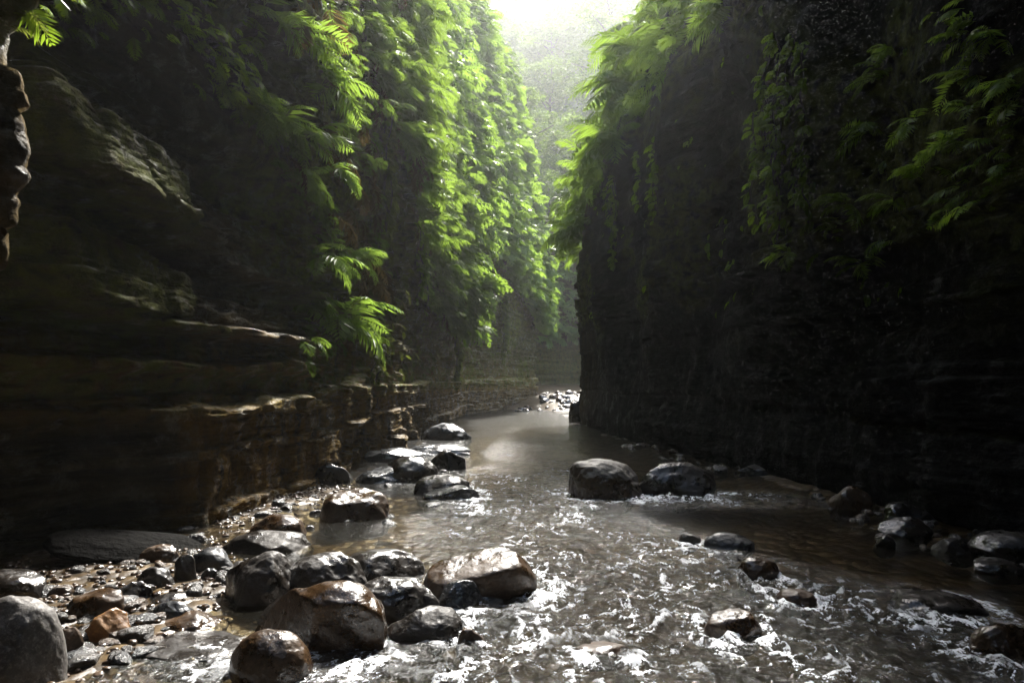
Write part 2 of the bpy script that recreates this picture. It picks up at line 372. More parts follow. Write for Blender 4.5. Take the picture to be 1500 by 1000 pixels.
def off_left(S, Y, Z):
    st = strata(S, Z, 101, saw=0.16)
    ext = sstep(5.0, 5.5, Y + 0.15 * vn(Z * 3, 0, 0, 29)) * (1 - sstep(6.9, 7.05, Y + 0.12 * vn(Z * 4, 0, 0, 19)))
    Zd = Z + 0.14 * np.clip(Y - 5.4, -1.5, 3)
    slabm = ext * np.maximum(sstep(2.0, 2.06, Zd) * (1 - sstep(2.70, 2.78, Zd)), sstep(3.06, 3.12, Zd) * (1 - sstep(3.74, 3.82, Zd)))
    face = sstep(6.55, 6.75, Y) * (1 - sstep(9.5, 11, Y)) * (1 - sstep(1.18, 1.24, Z))
    rib = gauss(Y, 2.7, 0.7) * sstep(1.5, 1.8, Z)
    st = st * (1 - 0.25 * slabm) * (1 - 0.2 * face) * (1 - 0.8 * rib) + (0.05 * fbm(S * 3, Z * 3, 0, 141, 5) + 0.035 * fbm(S * 11, Z * 13, 0, 143, 3, ridged=True)) * slabm + face * (0.16 * (1 - (Y - 6.6) / 3.2) - 0.10 * Z)
    wob = 0.10 * vn(Y * 0.8, 0, 0, 51) + 0.04 * vn(Y * 3, Z, 0, 52)
    near = np.interp(Z + 0.5 * wob + 0.14 * np.clip(Y - 5.4, -1.5, 3) * sstep(1.7, 2.2, Z), NZ, NO); far = np.interp(Z + 2.2 * wob, FZ, FO)
    far = np.where(Z < 2.4, far * (0.25 + 0.9 * sstep(-0.4, 0.5, fbm(Y * 0.5, Z * 0.6, 0, 57, 3))), far)
    w = sstep(8.5, 11.0, Y + 0.4 * vn(Z * 1.2, 0, 0, 5))
    o = near * (1 - w) * (1 - 0.9 * gauss(Y, 2.7, 0.8)) + far * w
    # the mossy slabs break off where the wall steps back
    o = o - 0.35 * sstep(6.75, 6.95, Y + 0.15 * vn(Z * 3, 0, 0, 8)) * (1 - w) * sstep(1.98, 2.05, Z) * (1 - sstep(3.9, 4.3, Z))
    # dark undercut at the foot of the near wall
    o = o - 0.45 * (1 - sstep(6.05, 6.75, Y + 0.2 * Z + 0.1 * vn(Z * 4, 0, 0, 6))) * (1 - sstep(1.0, 1.30, Z + 0.1 * vn(Y * 2, 0, 0, 9))) * sstep(3.2, 4.2, Y)
    o = o - 0.85 * (1 - sstep(4.8, 5.4, Y + 0.25 * vn(Z * 2.5, 0, 0, 28))) * sstep(3.3, 3.9, Y) * sstep(1.9, 2.1, Z) * (1 - sstep(3.8, 4.4, Z))
    # hanging rib of rock beside the viewpoint
    o = o + 1.78 * gauss(Y, 2.72, 0.42) * sstep(1.62, 1.95, Z + 0.12 * vn(Y * 5, Z * 2, 0, 2)) * (1 + 0.10 * vn(Z * 2.6, 0, 0, 4))
    # deep bays and ribs of the far part
    bay = 0.22 * np.sin(Y * 0.9 + 0.8 * vn(Y * 0.3, Z * 0.15, 0, 15)) * sstep(11, 14, Y) * sstep(1.6, 3.0, Z)
    # the slabs turn their faces upstream, towards the light
    o = o + 0.24 * np.clip(5.9 - Y, -1.0, 0.9) * sstep(1.98, 2.05, Z) * (1 - sstep(3.75, 3.95, Z)) * (1 - w) * sstep(3.6, 4.6, Y)
    # the near wall leans back above the slabs
    o = o - 0.6 * sstep(4.5, 10.0, Z) * (1 - sstep(5.5, 9.0, Y)) * sstep(3.4, 4.4, Y)
    return o + st * np.where(Y < 10, 0.85, 1.0) + bay
def at_left(S, Y, Z, O):
    Zd = Z + 0.14 * np.clip(Y - 5.4, -1.5, 3)
    slab = (1 - sstep(6.9, 7.3, Y)) * sstep(4.2, 4.8, Y) * np.maximum(gauss(Zd, 2.36, 0.42), gauss(Zd, 3.42, 0.42))
    moss = 0.95 * slab + 0.7 * sstep(-0.1, 0.4, fbm(S * 0.6, Z * 0.9, 0, 61, 3)) * sstep(1.2, 1.6, Z) + 0.75 * gauss(Z, 1.45, 0.30) + 0.5 * sstep(8, 10, Y) * sstep(1, 2, Z)  # moss, full on the slabs where it also paints in light
    stain_light = 0.55 * sstep(3.5, 5.0, Y) * (1 - sstep(1.6, 2.0, Z)) * sstep(0.9, 1.2, Z) + sstep(6.4, 6.8, Y) * (1 - sstep(11, 16, Y)) * (1 - 0.5 * sstep(1.35, 1.7, Z)) * (1 - sstep(1.9, 2.3, Z)) + 0.55 * sstep(9, 14, Y) * (1 - sstep(1.5, 4, Z)) \
        + 0.5 * gauss(Y, 7.0, 0.25) * (Z < 1.2) + 0.4 * gauss(Y, 2.7, 0.5)  # real stain, spread wider to put light into the wall's colour
    return {'moss': np.clip(moss, 0, 1), 'stain_light': np.clip(stain_light, 0, 1), 'seep': 1.0 + 0 * Z, 'lichen_light': slab, 'lit_tone': 0.85 * (1 - 0.6 * sstep(3.6, 4.6, Z) * (1 - sstep(9, 12, Y)))}  # paler tones of the wall stand in for light falling on it
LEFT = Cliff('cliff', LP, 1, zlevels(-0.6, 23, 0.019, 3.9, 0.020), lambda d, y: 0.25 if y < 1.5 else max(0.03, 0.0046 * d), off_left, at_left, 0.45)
tag(LEFT.obj, 'tall layered dark rock cliff on the left, hung with bright ferns', 'cliff', kind='structure')

# --- right cliff
RP = [(5.1, -16), (5.0, 0), (4.65, 6), (4.3, 7.9), (4.1, 9.15), (3.8, 10.9), (3.4, 13.6), (2.75, 18), (2.5, 23), (2.45, 25.5), (2.9, 27.0), (5.5, 28.5), (18, 33)]
RZ = np.array([-1, 0, 0.4, 1.0, 2, 3.5, 5.5, 8, 14, 26]); RO = np.array([0.05, 0.0, 0.02, -.1, -.12, 0.0, 0.1, 0.25, 0.1, -1.2])
def off_right(S, Y, Z):
    o = np.interp(Z + 0.12 * vn(Y, 0, 0, 31), RZ, RO)
    rib = 0.30 * np.sin(Y * 1.35 + 1.3 * vn(Y * 0.4, Z * 0.2, 0, 33)) * sstep(0.6, 2.5, Z)
    o = o + 2.3 * sstep(7.5, 12.0, Z) * (1 - sstep(8.0, 12.0, Y))  # unseen overhang added high up to shade the near right wall
    # a rounded shoulder: the upper cliff rolls back downstream
    o = o + np.interp(Z, [5, 8, 14, 18, 23], [0, -.6, -3.0, -6.2, -11]) * sstep(9.0, 14.0, Y)
    return o + strata(S, Z, 202) * (0.18 + 0.6 * sstep(-0.2, 0.4, fbm(S * 0.35, Z * 0.5, 0, 231, 3))) + 0.10 * fbm(S * 3.0, Z * 0.5, 0, 233, 4) + rib * sstep(3, 7, Y) * (1 - 0.6 * sstep(20, 25, Y))
def at_right(S, Y, Z, O):
    moss = 0.6 * sstep(0.0, 0.5, fbm(S * 0.5, Z * 0.8, 0, 71, 3)) * sstep(1.5, 4, Z)
    return {'moss': moss, 'stain_light': 0.15 * sstep(20, 25, Y) + 0 * Z, 'seep': 0.34 + 0 * Z}
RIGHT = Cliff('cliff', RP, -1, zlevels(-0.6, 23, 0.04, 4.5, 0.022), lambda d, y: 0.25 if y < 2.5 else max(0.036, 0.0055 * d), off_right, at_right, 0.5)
tag(RIGHT.obj, 'sheer black rock cliff on the right in deep shade', 'cliff', kind='structure')

# --- cliff across the bend, and an unseen one behind the viewpoint that keeps light out
def off_far(S, Y, Z): return strata(S, Z, 303) * 1.3 - 0.35 * np.maximum(Z - 6, 0)
FAR = Cliff('cliff', [(-8, 52), (0, 55), (5, 57), (12, 56), (24, 50)], 1, zlevels(-0.6, 16, 0.14, 6, 0.03), lambda d, y: 0.22, off_far,
            lambda S, Y, Z, O: {'moss': 0.5 + 0 * Z, 'stain_light': 0.3 + 0 * Z}, 1.5)
tag(FAR.obj, 'hazy rock cliff across the far bend of the stream', 'cliff', kind='structure')
BACK = Cliff('cliff', [(-7, -15), (0, -14), (8, -15)], -1, zlevels(-0.6, 23, 0.3, 6, 0.03), lambda d, y: 0.3, lambda S, Y, Z: strata(S, Z, 404),
             lambda S, Y, Z, O: {'moss': 0.3 + 0 * Z, 'stain_light': 0 * Z}, 1.0)
tag(BACK.obj, 'unseen rock cliff closing the gorge behind the viewpoint to keep light out', 'cliff', kind='structure')

# ------------------------------------------------------------------ river bed, hillside, water
def grid_mesh(name, xs, ys, zf, attrs=None, mat=None):
    X, Y = np.meshgrid(xs, ys, indexing='ij'); Z = zf(X, Y)
    ni, nj = X.shape
    q = (np.arange(ni - 1)[:, None] * nj + np.arange(nj - 1)[None]).ravel()
    f = np.stack([q, q + nj, q + nj + 1, q + 1], 1)
    a = {k: v.ravel() for k, v in (attrs(X, Y, Z) if attrs else {}).items()}
    return link(name, mesh_np(name, np.stack([X, Y, Z], -1).reshape(-1, 3), f, True, a), mat)

def right_x(y): return np.interp(y, [p[1] for p in RP[:10]], [p[0] for p in RP[:10]])
def left_x(y): return np.interp(y, [p[1] for p in LP[:14]], [p[0] for p in LP[:14]])
def bed_z(X, Y):
    z = -0.17 + 0.07 * fbm(X * 0.7, Y * 0.5, 0, 41, 4) + 0.03 * fbm(X * 4, Y * 4, 0, 43, 3)
    bar = (1 - sstep(-2.35, -1.65, X + 0.3 * vn(Y * 0.9, 0, 0, 44))) * (1 - sstep(8.5, 11, Y))
    z = z + 0.19 * bar
    z = z + 0.165 * sstep(-0.9, -0.15, X - right_x(Y)) * sstep(1, 3, Y)
    z = z + 0.12 * sstep(-0.9, -0.2, left_x(Y) - X + 0) * 0
    z = z + 0.75 * sstep(33.5, 44, Y + 1.2 * vn(X * 0.5, Y * 0.1, 0, 46) + 0.5 * (X - 1)) + 0.6 * sstep(44, 56, Y)
    return z
ysb = np.r_[np.arange(-16, 2, 0.4), 2 * np.exp(np.arange(0, 3.42, 0.011))]
bed = grid_mesh('river_bed', np.arange(-6, 8, 0.05), ysb, bed_z, None, M_BED)
tag(bed, 'brown gravel and sand bed under the shallow stream', 'river bed', kind='structure')

WAKES = []
def wake_fn(X, Y):
    f = 0 * X
    for x, y, w in WAKES:
        near = (np.abs(X - x) < 2.2 * w) & (np.abs(Y - y) < 3.2 * w)
        if not near.any(): continue
        xx, yy = (X[near] - x) / w, (Y[near] - y) / w
        f[near] = np.maximum(f[near], 0.85 * gauss(np.hypot(xx, yy * 1.05), 0.62, 0.16) + 0.9 * gauss(np.abs(xx) - 0.30 + 0.16 * yy, 0.0, 0.20) * sstep(0.1, -0.5, yy) * sstep(-2.6, -1.0, yy))
    return f
def rapid_fn(X, Y):
    d = np.array([2.4, 3.2, 3.6, 4.5, 5.2, 5.9, 7.2, 8.9, 11, 14.3, 18, 24])
    lo = np.array([-.5, -.55, -.5, -.35, -.45, -.75, -1.0, -.98, -.7, -.35, -.3, 0])
    hi = np.array([2.2, 2.4, 2.6, 3.0, 2.0, 1.5, 1.3, 1.5, 1.45, 1.25, 1.1, .9])
    am = np.array([1, 1, 1, 1, .9, .8, .72, .75, .62, .5, .25, 0.06])
    s0 = 0.5 + 0.5 * fbm(X * 1.1 + 0.5 * Y, Y * 0.35, 0, 97, 3)
    l, h, a = np.interp(Y, d, lo), np.interp(Y, d, hi), np.interp(Y, d, am)
    wob = 0.35 * fbm(X * 0.9, Y * 0.9, 0, 91, 3)
    r = a * (0.55 + 0.6 * s0) * sstep(l - 0.35, l + 0.5, X + wob) * (1 - sstep(h - 0.7, h + 0.7, X + wob))
    r = np.maximum(r, 0.75 * gauss(Y + 0.12 * X, 8.65, 0.5) * sstep(1.0, 1.6, X) * (1 - sstep(3.3, 4.0, X)))      # tongue behind the boulder pair
    r = np.maximum(r, 0.35 * gauss(Y, 3.2, 0.7) * (1 - sstep(-.6, 0, X)) * sstep(-2.2, -1.6, X))
    r = np.maximum(r, 0.5 * gauss(Y, 11.2, 1.6) * gauss(X, -1.6, 0.6))
    return np.clip(r + 0.22 * fbm(X * 1.5, Y * 1.2, 0, 94, 3) * (r > 0.05), 0, 1)
def chop_fn(X, Y):
    wx = X + 0.10 * fbm(X * 3, Y * 3, 5, 181, 2); wy = Y * 0.8 + 0.10 * fbm(X * 3, Y * 3, 9, 183, 2)
    return np.abs(vn(wx * 13, wy * 12, 0, 185)), np.abs(vn(wx * 26, wy * 23, 3, 187))       # sharp crested chop
def water_z(X, Y):
    r = rapid_fn(X, Y)
    w = 0.5 * fbm(X * 3.2, Y * 2.4, 0, 81, 3) + 0.5 * fbm(X * 7 + 0.4 * vn(X*5, Y*5, 0, 86), Y * 5.5, 1, 83, 2, ridged=True)
    c1, c2 = chop_fn(X, Y)
    near = 1 - sstep(6.5, 11, Y)
    chop = 0.022 * (1 - c1) ** 2 + 0.010 * near * (1 - c2) ** 2
    return 0.006 * fbm(X * 2, Y * 1.4, 0, 88, 2) + 0.060 * r * w + 0.012 * r + chop * np.clip(r * 1.3, 0.04, 1)
def water_at(X, Y, Z):
    r = rapid_fn(X, Y); c1, c2 = chop_fn(X, Y); wk = wake_fn(X, Y) * sstep(0.06, 0.25, r)
    return {'crest': np.clip(0.62 * (1 - c1) ** 4 + 0.62 * (1 - c2) ** 4 + 0.30 * wk, 0, 1), 'rapid': np.clip(r + 0.10 + 0.08 * fbm(X * 1.2, Y * 0.8, 0, 96, 3), 0.03, 1), 'foam': np.clip(r * 1.5 - 0.48, 0, 0.8) + 0.8 * wk, 'depth': np.clip(0.10 + 0.5 * sstep(14, 26, Y) + 0.12 * r, 0, 0.75)}
def hill_z(X, Y):
    r = np.maximum(Y - 64, 0)
    return 12.0 + 0.71 * np.minimum(r, 122) + 0.1 * np.maximum(r - 122, 0) + 0.20 * np.abs(X - 6) * sstep(64, 110, Y) + 4.0 * fbm(X * 0.04, Y * 0.04, 0, 120, 3)
hill = grid_mesh('hillside', np.arange(-80, 92, 4.0), np.arange(62, 200, 4.0), hill_z, None, M_SOIL)
tag(hill, 'misty wooded hillside rising beyond the gorge', 'hillside', kind='structure')
# ground on top of both cliffs, running back from their edges
def plateau(cl, sgn, lab):
    T = cl.P[::6, -1]; dist = np.r_[0, 1.5, 4, 9, 18, 40]
    y = np.clip(T[:, 1], -18, 60)
    V = np.stack([np.stack([T[:, 0] - sgn * dd, y, T[:, 2] + 0.05 * dd + (0.6 * vn(T[:, 1] * .4, dd, 0, 131) if dd else 0)], 1) for dd in dist], 1)
    ni, nj = V.shape[:2]; q = (np.arange(ni - 1)[:, None] * nj + np.arange(nj - 1)[None]).ravel()
    o = link('terrain', mesh_np('terrain', V.reshape(-1, 3), np.stack([q, q + nj, q + nj + 1, q + 1], 1), True), M_SOIL)
    return tag(o, lab, 'terrain', kind='structure')
plateau(LEFT, 1, 'forest ground above the left cliff')
plateau(RIGHT, -1, 'forest ground above the right cliff')

# ------------------------------------------------------------------ ferns
def make_frond(pairs, seed, droop=1.0, width=0.30, leafw=0.055, curl=0.0, detail=1):
    """pinnate frond of length 1 along +x, arching up then drooping; returns verts, faces(tri/quads as quads)"""
    r = np.random.default_rng(seed)
    n = 40; ang = math.radians(28) - np.linspace(0, 1, n) ** 1.2 * math.radians(95) * droop
    dx, dz = np.cos(ang), np.sin(ang); X = np.r_[0, np.cumsum(dx)] / n; Z = np.r_[0, np.cumsum(dz)] / n
    Yc = curl * np.linspace(0, 1, n + 1) ** 2
    tt = np.linspace(0, 1, n + 1)
    V, Fc = [], []
    def add(pts, f):
        b = len(V); V.extend(pts); Fc.append([b + i for i in f])
    def on(t): return np.array([np.interp(t, tt, X), np.interp(t, tt, Yc), np.interp(t, tt, Z)])
    # stem ribbon (v-shaped, two strips)
    ks = np.linspace(0, 0.97, 7)
    for a, c in zip(ks[:-1], ks[1:]):
        p, q = on(a), on(c); wa, wc = 0.010 * (1 - a * .8), 0.010 * (1 - c * .8)
        add([p + [0, -wa, 0], q + [0, -wc, 0], q + [0, 0, wc], p + [0, 0, wa]], (0, 1, 2, 3))
        add([p + [0, 0, wa], q + [0, 0, wc], q + [0, wc, 0], p + [0, wa, 0]], (0, 1, 2, 3))
    for i in range(pairs):
        t = 0.10 + 0.88 * (i + 0.5) / pairs
        p = on(t); tg = on(min(1, t + .03)) - on(max(0, t - .03)); tg /= np.linalg.norm(tg)
        Lp = width * (math.sin(math.pi * min(1, (t * 0.92 + 0.10)) ** 0.8) * 0.9 + 0.12)
        for sd in (-1, 1):
            L = Lp * (0.8 + 0.4 * r.random()); lat = np.array([0, sd, 0.0])
            fw = 0.55 + 0.25 * r.random(); d = lat + tg * fw; d /= np.linalg.norm(d)
            dn = np.array([0, 0, -1.0]) * (0.20 + 0.35 * r.random())
            nrm = np.cross(tg, lat) * sd; wv = np.cross(d, nrm); wv /= max(1e-6, np.linalg.norm(wv))
            w = leafw * (0.75 + 0.5 * r.random()) * (L / max(width, 1e-6)) ** 0.5
            m = p + d * L * 0.42 + dn * L * 0.22; tip = p + d * L + dn * L * 1.0
            if detail == 1:
                add([p, m + wv * w - nrm * w * .25, tip, m - wv * w - nrm * w * .25], (0, 1, 2, 3))
            else:
                # lobed pinna: a row of small leaflets along its own rib
                k = 6
                for j in range(k):
                    u0 = (j + 0.2) / k; pp = p + d * L * u0 + dn * L * u0 * u0; u1 = min(1, u0 + 1.5 / k)
                    pn = p + d * L * u1 + dn * L * u1 * u1; ww = w * 1.5 * (1 - 0.75 * u0)
                    for s2 in (-1, 1):
                        e = pp * 0.25 + pn * 0.75 + wv * ww * s2 - nrm * ww * .2
                        add([pp, pp * .55 + pn * .45 + wv * ww * .55 * s2 + nrm * ww * .1, e, pn * .8 + pp * .2], (0, 1, 2, 3))
    return np.array(V), np.array(Fc)

PROTO = [make_frond(12, k, 0.75 + 0.12 * (k % 4), 0.28 + 0.03 * (k % 3), 0.038, 0.10 * ((k % 3) - 1)) for k in range(8)]
PROTO_S = [make_frond(7, 50 + k, 0.8 + 0.15 * (k % 3), 0.30, 0.085, 0.1 * ((k % 3) - 1)) for k in range(6)]
PROTO_B = [make_frond(11, 80 + k, 0.7 + 0.15 * (k % 3), 0.36, 0.055, 0.12 * ((k % 3) - 1)) for k in range(6)]

def rot_frames(N, yaw, pitch, roll):
    """frames whose x axis is the horizontal outward N turned by yaw then pitched"""
    c, s = np.cos(yaw), np.sin(yaw)
    hx, hy = N[:, 0] * c - N[:, 1] * s, N[:, 0] * s + N[:, 1] * c
    X = np.stack([hx * np.cos(pitch), hy * np.cos(pitch), np.sin(pitch)], 1)
    Yv = np.stack([-hy, hx, 0 * hx], 1)
    Zv = np.cross(X, Yv)
    cr, sr = np.cos(roll)[:, None], np.sin(roll)[:, None]
    return X, Yv * cr + Zv * sr, -Yv * sr + Zv * cr

def frond_cloud(name, O, N, size, protos, mat, r, pitch=(-0.5, 0.25), yaw=1.0, tint=None):
    n = len(O); yw = r.uniform(-yaw, yaw, n); pt = r.uniform(*pitch, n); rl = r.normal(0, 0.45, n)
    X, Yv, Zv = rot_frames(N, yw, pt, rl)
    if tint is None: tint = r.random(n)
    which = r.integers(0, len(protos), n)
    Vs, Fs, Ts = [], [], []; base = 0
    for k, (pv, pf) in enumerate(protos):
        i = np.where(which == k)[0]
        if not len(i): continue
        W = O[i, None] + size[i, None, None] * (pv[None, :, 0:1] * X[i, None] + pv[None, :, 1:2] * Yv[i, None] + pv[None, :, 2:3] * Zv[i, None])
        Vs.append(W.reshape(-1, 3)); Fs.append((pf[None] + (base + np.arange(len(i)) * len(pv))[:, None, None]).reshape(-1, 4))
        tv = np.clip(tint[i, None] + 0.25 * (pv[None, :, 0] - 0.5), 0, 1); Ts.append(tv.ravel())
        base += len(i) * len(pv)
    me = mesh_np(name, np.concatenate(Vs), np.concatenate(Fs), False, {'tint': np.concatenate(Ts)})
    return link(name, me, mat)

def sample(cl, w, n, r, out=0.0):
    p = (cl.A * w).ravel(); p = p / p.sum()
    i = r.choice(len(p), n, p=p); N = cl.N.reshape(-1, 3)[i]; out = out * sstep(9, 17, cl.C.reshape(-1, 3)[i][:, 1])
    O = cl.C.reshape(-1, 3)[i] + r.normal(0, 0.05, (n, 3)) + N * (out * r.random(n) ** 2)[:, None]; return O, N

L_MAIN = [(520, -60), (700, -60), (740, 120), (800, 470), (780, 478), (745, 415), (705, 365), (676, 335), (672, 470), (650, 485), (615, 450), (606, 330), (590, 250), (565, 190), (530, 110)]
L_NEAR = [(345, -60), (530, -60), (545, 120), (560, 200), (530, 260), (555, 330), (560, 420), (530, 430), (470, 400), (455, 350), (430, 290), (395, 240), (360, 180), (350, 80)]
L_GAP = [(400, 75), (440, 85), (440, 120), (395, 125)]
L_LOW = [(430, 430), (475, 440), (555, 465), (560, 500), (520, 490), (490, 520), (440, 530)]
px, pv, Y = LEFT.px, LEFT.pv, LEFT.C[..., 1]; Zc = LEFT.C[..., 2]
clump = sstep(-0.25, 0.35, fbm(Y * 0.9, Zc * 0.9, 0, 201, 3))
vis = Y > 2
w_main = in_poly(px, pv, L_MAIN) & vis
w_up = vis & (pv < -60) & (Y > 5)
w = 1.0 * w_main * (0.6 + 0.4 * clump)
r = np.random.default_rng(11)
wA = w * (Y < 24) + 0.35 * w_up * (Y < 24)
wB = w * (Y >= 24) + 0.3 * w_up * (Y >= 24) * clump
O, N = sample(LEFT, wA * (1 + 0.8 * (Y < 15)), 10500, r, 0.7)
o = frond_cloud('fern_foliage', O, N, r.uniform(0.4, 0.95, len(O)) * (0.62 + 0.38 * sstep(10, 17, O[:, 1])), PROTO, M_FERN, r, (-0.7, 0.25), 0.9)
tag(o, 'dense curtain of lime green ferns down the middle of the left cliff', 'ferns', kind='stuff')
O, N = sample(LEFT, wB, 8000, r, 1.0)
o = frond_cloud('fern_foliage', O, N, r.uniform(0.7, 1.5, len(O)), PROTO_S, M_FERN, r, (-0.7, 0.25), 0.9)
tag(o, 'hazy pale green ferns covering the far left cliff above the bend', 'ferns', kind='stuff')
O, N = sample(LEFT, (w_main + 0.4 * in_poly(px, pv, L_NEAR)) * vis * (Y < 26), 420, r, 0.5)
o = frond_cloud('withered_fronds', O, N, r.uniform(0.4, 0.9, len(O)), PROTO, M_DEAD, r, (-1.5, -0.7), 0.9)
tag(o, 'brown withered fronds hanging among the green ferns of the left cliff', 'dead ferns', kind='stuff')
w = 1.0 * in_poly(px, pv, L_NEAR) * sstep(0.05, 0.5, clump) * ~in_poly(px, pv, L_GAP) + 0.5 * in_poly(px, pv, L_LOW)
O, N = sample(LEFT, w * vis, 620, r)
o = frond_cloud('fern_foliage', O, N, r.uniform(0.16, 0.42, len(O)), PROTO, M_FERN, r, (-0.8, 0.1), 0.9)
tag(o, 'small bright fern sprays scattered over the near left rock face', 'ferns', kind='stuff')
# low growth: sparse tufts and mossy threads over the bare rock of both sides
w = vis * (0.15 + sstep(0.1, 0.6, fbm(Y * 0.7, Zc * 1.3, 0, 203, 3))) * (((pv < 90) & (px > 60) & (px < 400)) * 1.0 + ((px > 560) & (px < 800) & (pv > 300) & (pv < 560)) * 0.6 + ((px > 400) & (px < 620) & (pv > 160) & (pv < 560)) * 0.35)
O, N = sample(LEFT, w, 1100, r)
o = frond_cloud('moss_growth', O, N, r.uniform(0.06, 0.22, len(O)) * np.where(O[:, 1] > 12, 1.6, 1), PROTO_S, M_VINE, r, (-1.3, -0.5), 0.8)
tag(o, 'dull olive moss tufts trailing on the bare left rock', 'moss', kind='stuff')

L_TOP = [(40, -60), (360, -60), (370, 60), (395, 200), (330, 150), (250, 95), (150, 60), (60, 40)]
w = 1.0 * in_poly(px, pv, L_TOP) * sstep(-0.1, 0.45, clump) * vis
O, N = sample(LEFT, w, 520, r)
o = frond_cloud('fern_foliage', O, N, r.uniform(0.10, 0.30, len(O)), PROTO, M_FERN_LIT, r, (-1.0, 0.0), 0.9)
tag(o, 'dim small ferns trailing over the dark upper left rock', 'ferns', kind='stuff')
R_RIM = [(860, -60), (1095, -60), (1060, 40), (1000, 95), (960, 160), (915, 235), (880, 300), (862, 360), (815, 385), (790, 200)]
R_VINE = [(1130, 150), (1160, 60), (1190, 60), (1180, 200), (1210, 260), (1170, 330), (1140, 390), (1130, 300)]
R_NEAR = [(1235, 170), (1290, 60), (1400, -10), (1520, -40), (1520, 200), (1440, 300), (1330, 350), (1260, 410), (1210, 380), (1205, 310), (1250, 240)]
px, pv, Y = RIGHT.px, RIGHT.pv, RIGHT.C[..., 1]; Zc = RIGHT.C[..., 2]; Xc = RIGHT.C[..., 0]
clump = sstep(-0.2, 0.4, fbm(Y * 0.8, Zc * 0.8, 0, 205, 3))
w = in_poly(px, pv, R_RIM) * (Y > 9) * (Y < 27.5) * (0.3 + 0.7 * clump) * sstep(5.5, 8.5, Zc)
w = w + 1.6 * ((Y > 24) & (Y < 28.5) & (Zc > 6.3) & (pv > -80)) + ((pv < -60) & (Y > 10)) * np.where(Y < 19, 0.05, 0.25)
O, N = sample(RIGHT, w, 5200, r, 1.1)
o = frond_cloud('fern_foliage', O, N, r.uniform(0.35, 0.95, len(O)), PROTO, M_FERN, r, (-1.0, 0.5), 1.5)
tag(o, 'backlit yellow green fern fringe along the upper edge of the right cliff', 'ferns', kind='stuff')
w = 1.0 * in_poly(px, pv, R_NEAR) * sstep(0.1, 0.6, clump) * (Y > 2)
O, N = sample(RIGHT, w, 1500, r, 0.25)
o = frond_cloud('fern_foliage', O, N, r.uniform(0.14, 0.40, len(O)), PROTO, M_FERN_LIT, r, (-0.7, 0.2), 1.0)
tag(o, 'dark small leaved ferns on the shaded near right rock face', 'ferns', kind='stuff')
w = (Y > 4) * (0.03 + 0.4 * sstep(0.25, 0.6, fbm(Y * 0.8, Zc * 0.5, 0, 209, 3))) * ((pv < 460) & (px > 860)) + 1.0 * in_poly(px, pv, R_VINE) * (Y > 2)
O, N = sample(RIGHT, w, 1500, r)
o = frond_cloud('moss_growth', O, N, r.uniform(0.08, 0.25, len(O)), PROTO_S, M_FERN_LIT, r, (-1.4, -0.6), 0.8)
tag(o, 'dim green moss tufts trailing on the shaded right rock', 'moss', kind='stuff')
w = (FAR.C[..., 2] > 5.0) * 1.0
O, N = sample(FAR, w, 2200, r)
o = frond_cloud('fern_foliage', O, N, r.uniform(0.9, 1.9, len(O)), PROTO_S, M_FERN, r, (-0.6, 0.35), 1.0)
tag(o, 'pale hazy growth over the cliff across the far bend', 'ferns', kind='stuff')

# --- single fern plants that stand out from the mass
def frond_mesh(k, fine=True):
    pv_, pf_ = make_frond(15, 300 + k, 0.75 + 0.15 * (k % 3), 0.30 + 0.04 * (k % 2), 0.030, 0.12 * ((k % 3) - 1), 1)
    return mesh_np('frond', pv_, pf_, False, {'tint': np.clip(0.5 + 0.5 * pv_[:, 0], 0, 1)})
FM = {}
def fern_plant(cl, px_, pv_, size_px, label, group, mat, nf=6, seed=0):
    C, Nn = cl.pick(px_, pv_); r = random.Random(seed)
    root = empty('fern_plant', Vector(C) - Vector(Nn) * 0.03)
    tag(root, label, 'fern', group)
    sz = size_px / F * C[1]
    yaw0 = math.atan2(Nn[1], Nn[0])
    for i in range(nf):
        key = (r.randrange(5), mat.name)
        if key not in FM:
            me = frond_mesh(key[0]); me.materials.append(mat); FM[key] = me
        f = bpy.data.objects.new('frond', FM[key]); COL.objects.link(f); f.parent = root
        yaw = yaw0 + (i / max(1, nf - 1) - 0.5) * 2.4 + r.uniform(-.25, .25)
        f.rotation_euler = Euler((r.gauss(0, .35), r.uniform(-0.35, 0.75), yaw), 'XYZ')
        f.location = (r.uniform(-.04, .04), r.uniform(-.04, .04), r.uniform(-.06, .06))
        k = sz * r.uniform(0.7, 1.1); f.scale = (k, k, k)
    return root
left_ferns = [
    (395, 15, 85, 'bright fern at the very top of the near left fern trail'),
    (430, 45, 95, 'long arching lime fern above the round dark hollow in the left cliff'),
    (372, 66, 70, 'yellow green fern leaning left of the round dark hollow'),
    (470, 95, 80, 'lime fern hanging right of the round dark hollow'),
    (372, 165, 75, 'fern tuft leftmost in the middle of the near trail, beside black rock'),
    (415, 190, 85, 'broad lime fern with a bare stalk hanging below it'),
    (480, 130, 90, 'large fern whose fronds reach out rightward into the misty gorge'),
    (455, 205, 80, 'narrow fern drooping straight down in the middle of the near trail'),
    (440, 270, 75, 'fern over the shadowed alcove halfway down the near trail'),
    (485, 255, 70, 'fern on the right edge of the near trail beside brown hanging moss'),
    (455, 310, 55, 'small fern at the foot of the upper near trail'),
    (470, 372, 80, 'lime fern fringing the ledge above a black recess'),
    (520, 378, 75, 'fern with pointed hand shaped tips over the black recess'),
    (450, 455, 70, 'low fern rooted above brown hanging moss near the waterline ledge'),
    (505, 466, 100, 'lowest big fern arching right over the dark ledge'),
    (20, 18, 55, 'olive fern drooping at the upper left corner rib'),
]
